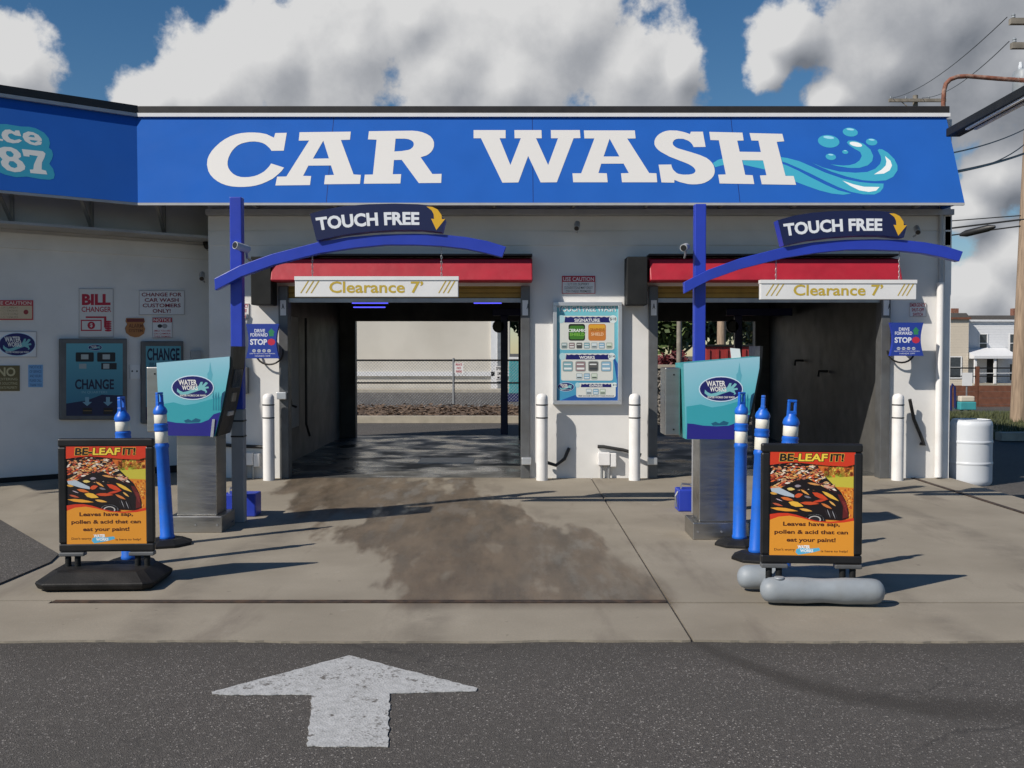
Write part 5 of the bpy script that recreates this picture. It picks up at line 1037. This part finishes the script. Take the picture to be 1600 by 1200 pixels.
# ============================================================ BEHIND THE BAYS
def backdrop():
    struct(MB().box(-14, 9, 23.3, 23.55, -.05, .14).build('kerb', 'curb'))
    bed = MB().box(-14, 2.2, 23.56, 27.9, -.1, .10); r_ = random.Random(9)
    for i in range(5200):
        x = r_.uniform(-7, 2.2); y = r_.uniform(23.6, 27.8); z = .105+r_.uniform(0, .09); a = r_.uniform(0, 6.28); s_ = r_.uniform(.03, .075); t = r_.uniform(-.6, .6)
        c, s2 = math.cos(a)*s_, math.sin(a)*s_; bed.add([(x-c, y-s2, z), (x+s2*.6, y-c*.6, z+t*s_), (x+c, y+s2, z), (x-s2*.6, y+c*.6, z-t*s_*.3)], [(0, 1, 2, 3)])
    o = bed.build('leaf_bed', 'leaf_litter'); struct(o, 'stuff'); o['label'] = 'planting strip covered with fallen brown leaves behind the bays'; o['category'] = 'leaves'
    # chain link fence
    y = 28.0; o = thing('chain_link_fence', 'grey chain link fence seen through the arrow lane bay', 'fence', (-8, y, 0)); x0, x1, h = -8.0, 2.2, 1.30; sp = .085
    m = MB(); L = x1-x0
    for sgn in (1, -1):
        k = -h
        while k < L:
            a0 = max(0, k); a1 = min(L, k+h)
            z0_, z1_ = (a0-k, a1-k) if sgn > 0 else (h-(a0-k), h-(a1-k))
            m.tube([(x0+a0, y, .05+z0_), (x0+a1, y, .05+z1_)], .0042, 3, False); k += sp
    m.build('wire_mesh', 'galv', o)['kind'] = 'stuff'
    for z in (1.36, .75): MB().tube([(x0, y, z), (x1, y, z)], .024, 8).build('rail', 'dark_steel', o)
    x = x0+.3
    while x < x1: MB().tube([(x, y, 0), (x, y, 1.42)], .032, 8).build('post', 'galv', o); x += 3.06
    def fsign(px0, py0, px1, py1, lab, rows, col, yy=27.93):
        a, b_ = atY(px0, py1, yy), atY(px1, py0, yy); s_ = thing('fence_sign', lab, 'sign', (a.x, yy, a.z)); MB().box(a.x, b_.x, yy, yy+.01, a.z, b_.z).build('board', 'trim_white', s_)
        P = Print(pxmap((0, yy, 0), (0, -1, 0)), (0, -1, 0)); lines(P, rows, px0, py0, px1, py1, col, .02, .3, .1, [.9, .6, .8][:len(rows)]); P.build('lettering', s_)
    fsign(710, 567, 724, 583, 'white and red NO sign on the chain link fence', ['PRIVATE', 'NO', 'PARKING'], RED); fsign(773, 572, 789, 595, 'white speed limit 5 sign on the chain link fence', ['SPEED', 'LIMIT', '5'], BLK)
    # beige building with ledge and downspouts
    yb = 42.0; o = thing('beige_building', 'long beige windowless building beyond the chain link fence', 'building', (-10, yb, 0)); MB().box(-28, -.1, yb, yb+14, -.1, 5.2).build('wall', 'beige_wall', o)
    MB().box(-28, -.1, yb-.10, yb-.002, .60, .78).build('ledge', 'siding_white', o); MB().box(-28, .05, yb-.15, yb+14, 5.2, 5.4).build('roof', 'grey_trim', o)
    for px in (773.5,): x = (px-800)*yb/F; MB().box(x-.16, x+.10, yb-.1, yb-.003, 0, 5.2).build('pilaster', 'siding_white', o); MB().box(x+.11, x+.24, yb-.16, yb-.003, .05, 5.2).build('downspout', 'galv', o)
    struct(MB().box(-28, .4, 40.6, 41.9, -.05, .10).build('walkway', 'curb'))
    o = thing('vacuum_island', 'teal vacuum cabinet beyond the spray arm of the arrow lane bay', 'vacuum', (-.02, 33, 0)); MB().box(-.10, .5, 33, 33.5, .25, 1.35).build('cabinet', 'teal_metal', o, bevel=.03); MB().box(-.14, .54, 32.96, 33.54, 0, .25).build('base', 'arm_blue', o); MB().box(-.1, .5, 32.98, 33.5, 1.352, 1.42).build('lid', 'trim_white', o)
    # stone wall with rail
    y = 22.9; o = thing('stone_wall', 'grey rubble stone wall with metal rail behind the second bay', 'wall', (3.4, y, 0)); m = MB(); m.box(2.3, 7.5, y+.12, y+.5, 0, 1.22)
    for i in range(1500):
        x = r_.uniform(2.32, 7.48); z = r_.uniform(.05, 1.2); s_ = r_.uniform(.025, .06); bm = [(Vector((math.cos(k*1.047+r_.random()*.5), 0, math.sin(k*1.047+r_.random()*.5)))*s_*r_.uniform(.7, 1.1)) for k in range(6)]
        c = Vector((x, y+.12, z)); m.add([c+b_ for b_ in bm]+[c+b_*.45+Vector((r_.uniform(-.01,.01), -s_*r_.uniform(.6, 1.1), r_.uniform(0, .02))) for b_ in bm], [(6,7,8,9,10,11)]+[(k, (k+1) % 6, 6+(k+1) % 6, 6+k) for k in range(6)])
    m.build('rubble', 'stone', o)['kind'] = 'stuff'; MB().box(2.25, 7.5, y+.04, y+.55, 1.222, 1.30).build('cap', 'curb', o)
    for x in (2.6, 5.0, 7.2): MB().tube([(x, y+.3, 1.3), (x, y+.3, 1.62)], .02, 8).build('rail_post', 'galv', o)
    o = thing('red_container', 'red steel container behind the stone wall', 'container', (6, 30, 0)); MB().box(5.6, 7.45, 30, 32, .12, 1.74).build('body', 'red_metal', o, bevel=.02)
    for i in range(7): MB().box(5.66+i*.26, 5.72+i*.26, 29.96, 29.999, .2, 1.66).build('rib', 'red_metal', o)
    MB().box(5.55, 7.5, 29.94, 32.05, 1.742, 1.80).build('lid', 'dark_steel', o)
    for px, yy, r0, hh, lab, m_ in ((1061, 34, .09, 8, 'slim grey pole among the trees behind the second bay', 'old_wood'), (1127, 38, .17, 9, 'thick wooden pole above the red container', 'wood_pole')):
        x = (px-800)*yy/F; o = MB().tube([(x, yy, -.1), (x, yy, hh)], [r0, r0*.8], 12).build('pole', m_, smooth=True, loc=(x, yy, 0)); tag(o, lab, 'pole')
backdrop()
def tree(x, y, h, rad, m, lab, seed, n=2600, ls=.30, z0=None):
    r_ = random.Random(seed); zb = terrain(x, y) if z0 is None else z0; o = thing('tree', lab, 'tree', (x, y, zb), 'trees behind the car wash'); t = MB(); th = h*.42
    t.tube([(x, y, zb-.1), (x+r_.uniform(-.1,.1), y, zb+th*.6), (x+r_.uniform(-.2,.2), y, zb+th), (x, y, zb+h*.8)], [h*.028, h*.022, h*.016, h*.005], 9); cl = []
    for i in range(11):
        a = i*2.4+r_.random(); zz = zb+h*r_.uniform(.25, .85); rr = rad*r_.uniform(.45, .95)*(1-.45*max(0, (zz-zb)/h-.5)); e = Vector((x+rr*math.cos(a), y+rr*math.sin(a), zz+rr*.35)); t.tube([(x, y, zz-rr*.3), ((x+e.x)/2, (y+e.y)/2, zz), e], [h*.010, h*.007, h*.003], 6); cl.append((e, rad*r_.uniform(.32, .52)))
    cl += [(Vector((x+r_.uniform(-.4,.4)*rad, y+r_.uniform(-.4,.4)*rad, zb+h*r_.uniform(.35, .92))), rad*r_.uniform(.3, .5)) for _ in range(9)]
    t.build('trunk', 'bark', o, smooth=True); c = MB()
    for i in range(n):
        e, s_ = cl[r_.randrange(len(cl))]; d = Vector((r_.gauss(0, 1), r_.gauss(0, 1), r_.gauss(0, .8))).normalized()*s_*r_.random()**.4; p = e+d; a = Vector((r_.gauss(0,1), r_.gauss(0,1), r_.gauss(0,1))).normalized()*ls*r_.uniform(.5, 1); b_ = a.orthogonal().normalized()*a.length*.55; c.add([p-a, p+b_, p+a, p-b_], [(0, 1, 2, 3)])
    c.build('crown', m, o)
tree(7.3, 46, 7.5, 2.6, 'leaf_green', 'dark green tree filling the view through the second bay', 1, 5200); tree(10.2, 51, 8.5, 2.4, 'leaf_olive', 'olive green tree behind the thick wooden pole', 2, 3600)
tree(6.5, 42, 1.45, .8, 'leaf_red', 'low red-leaved shrub tree behind the stone wall', 3, 1600, .11); tree(13.2, 56, 8, 2.2, 'leaf_green', 'thin green tree beyond the red container', 4, 1300, .24)
tree(1.3, 52, 7, 1.7, 'leaf_green', 'green tree past the end of the beige building', 5, 2200); tree(38.0, 103, 9.0, 2.2, 'leaf_olive', 'tree top showing above the cream row house', 6, 1800, .4, -1.8)
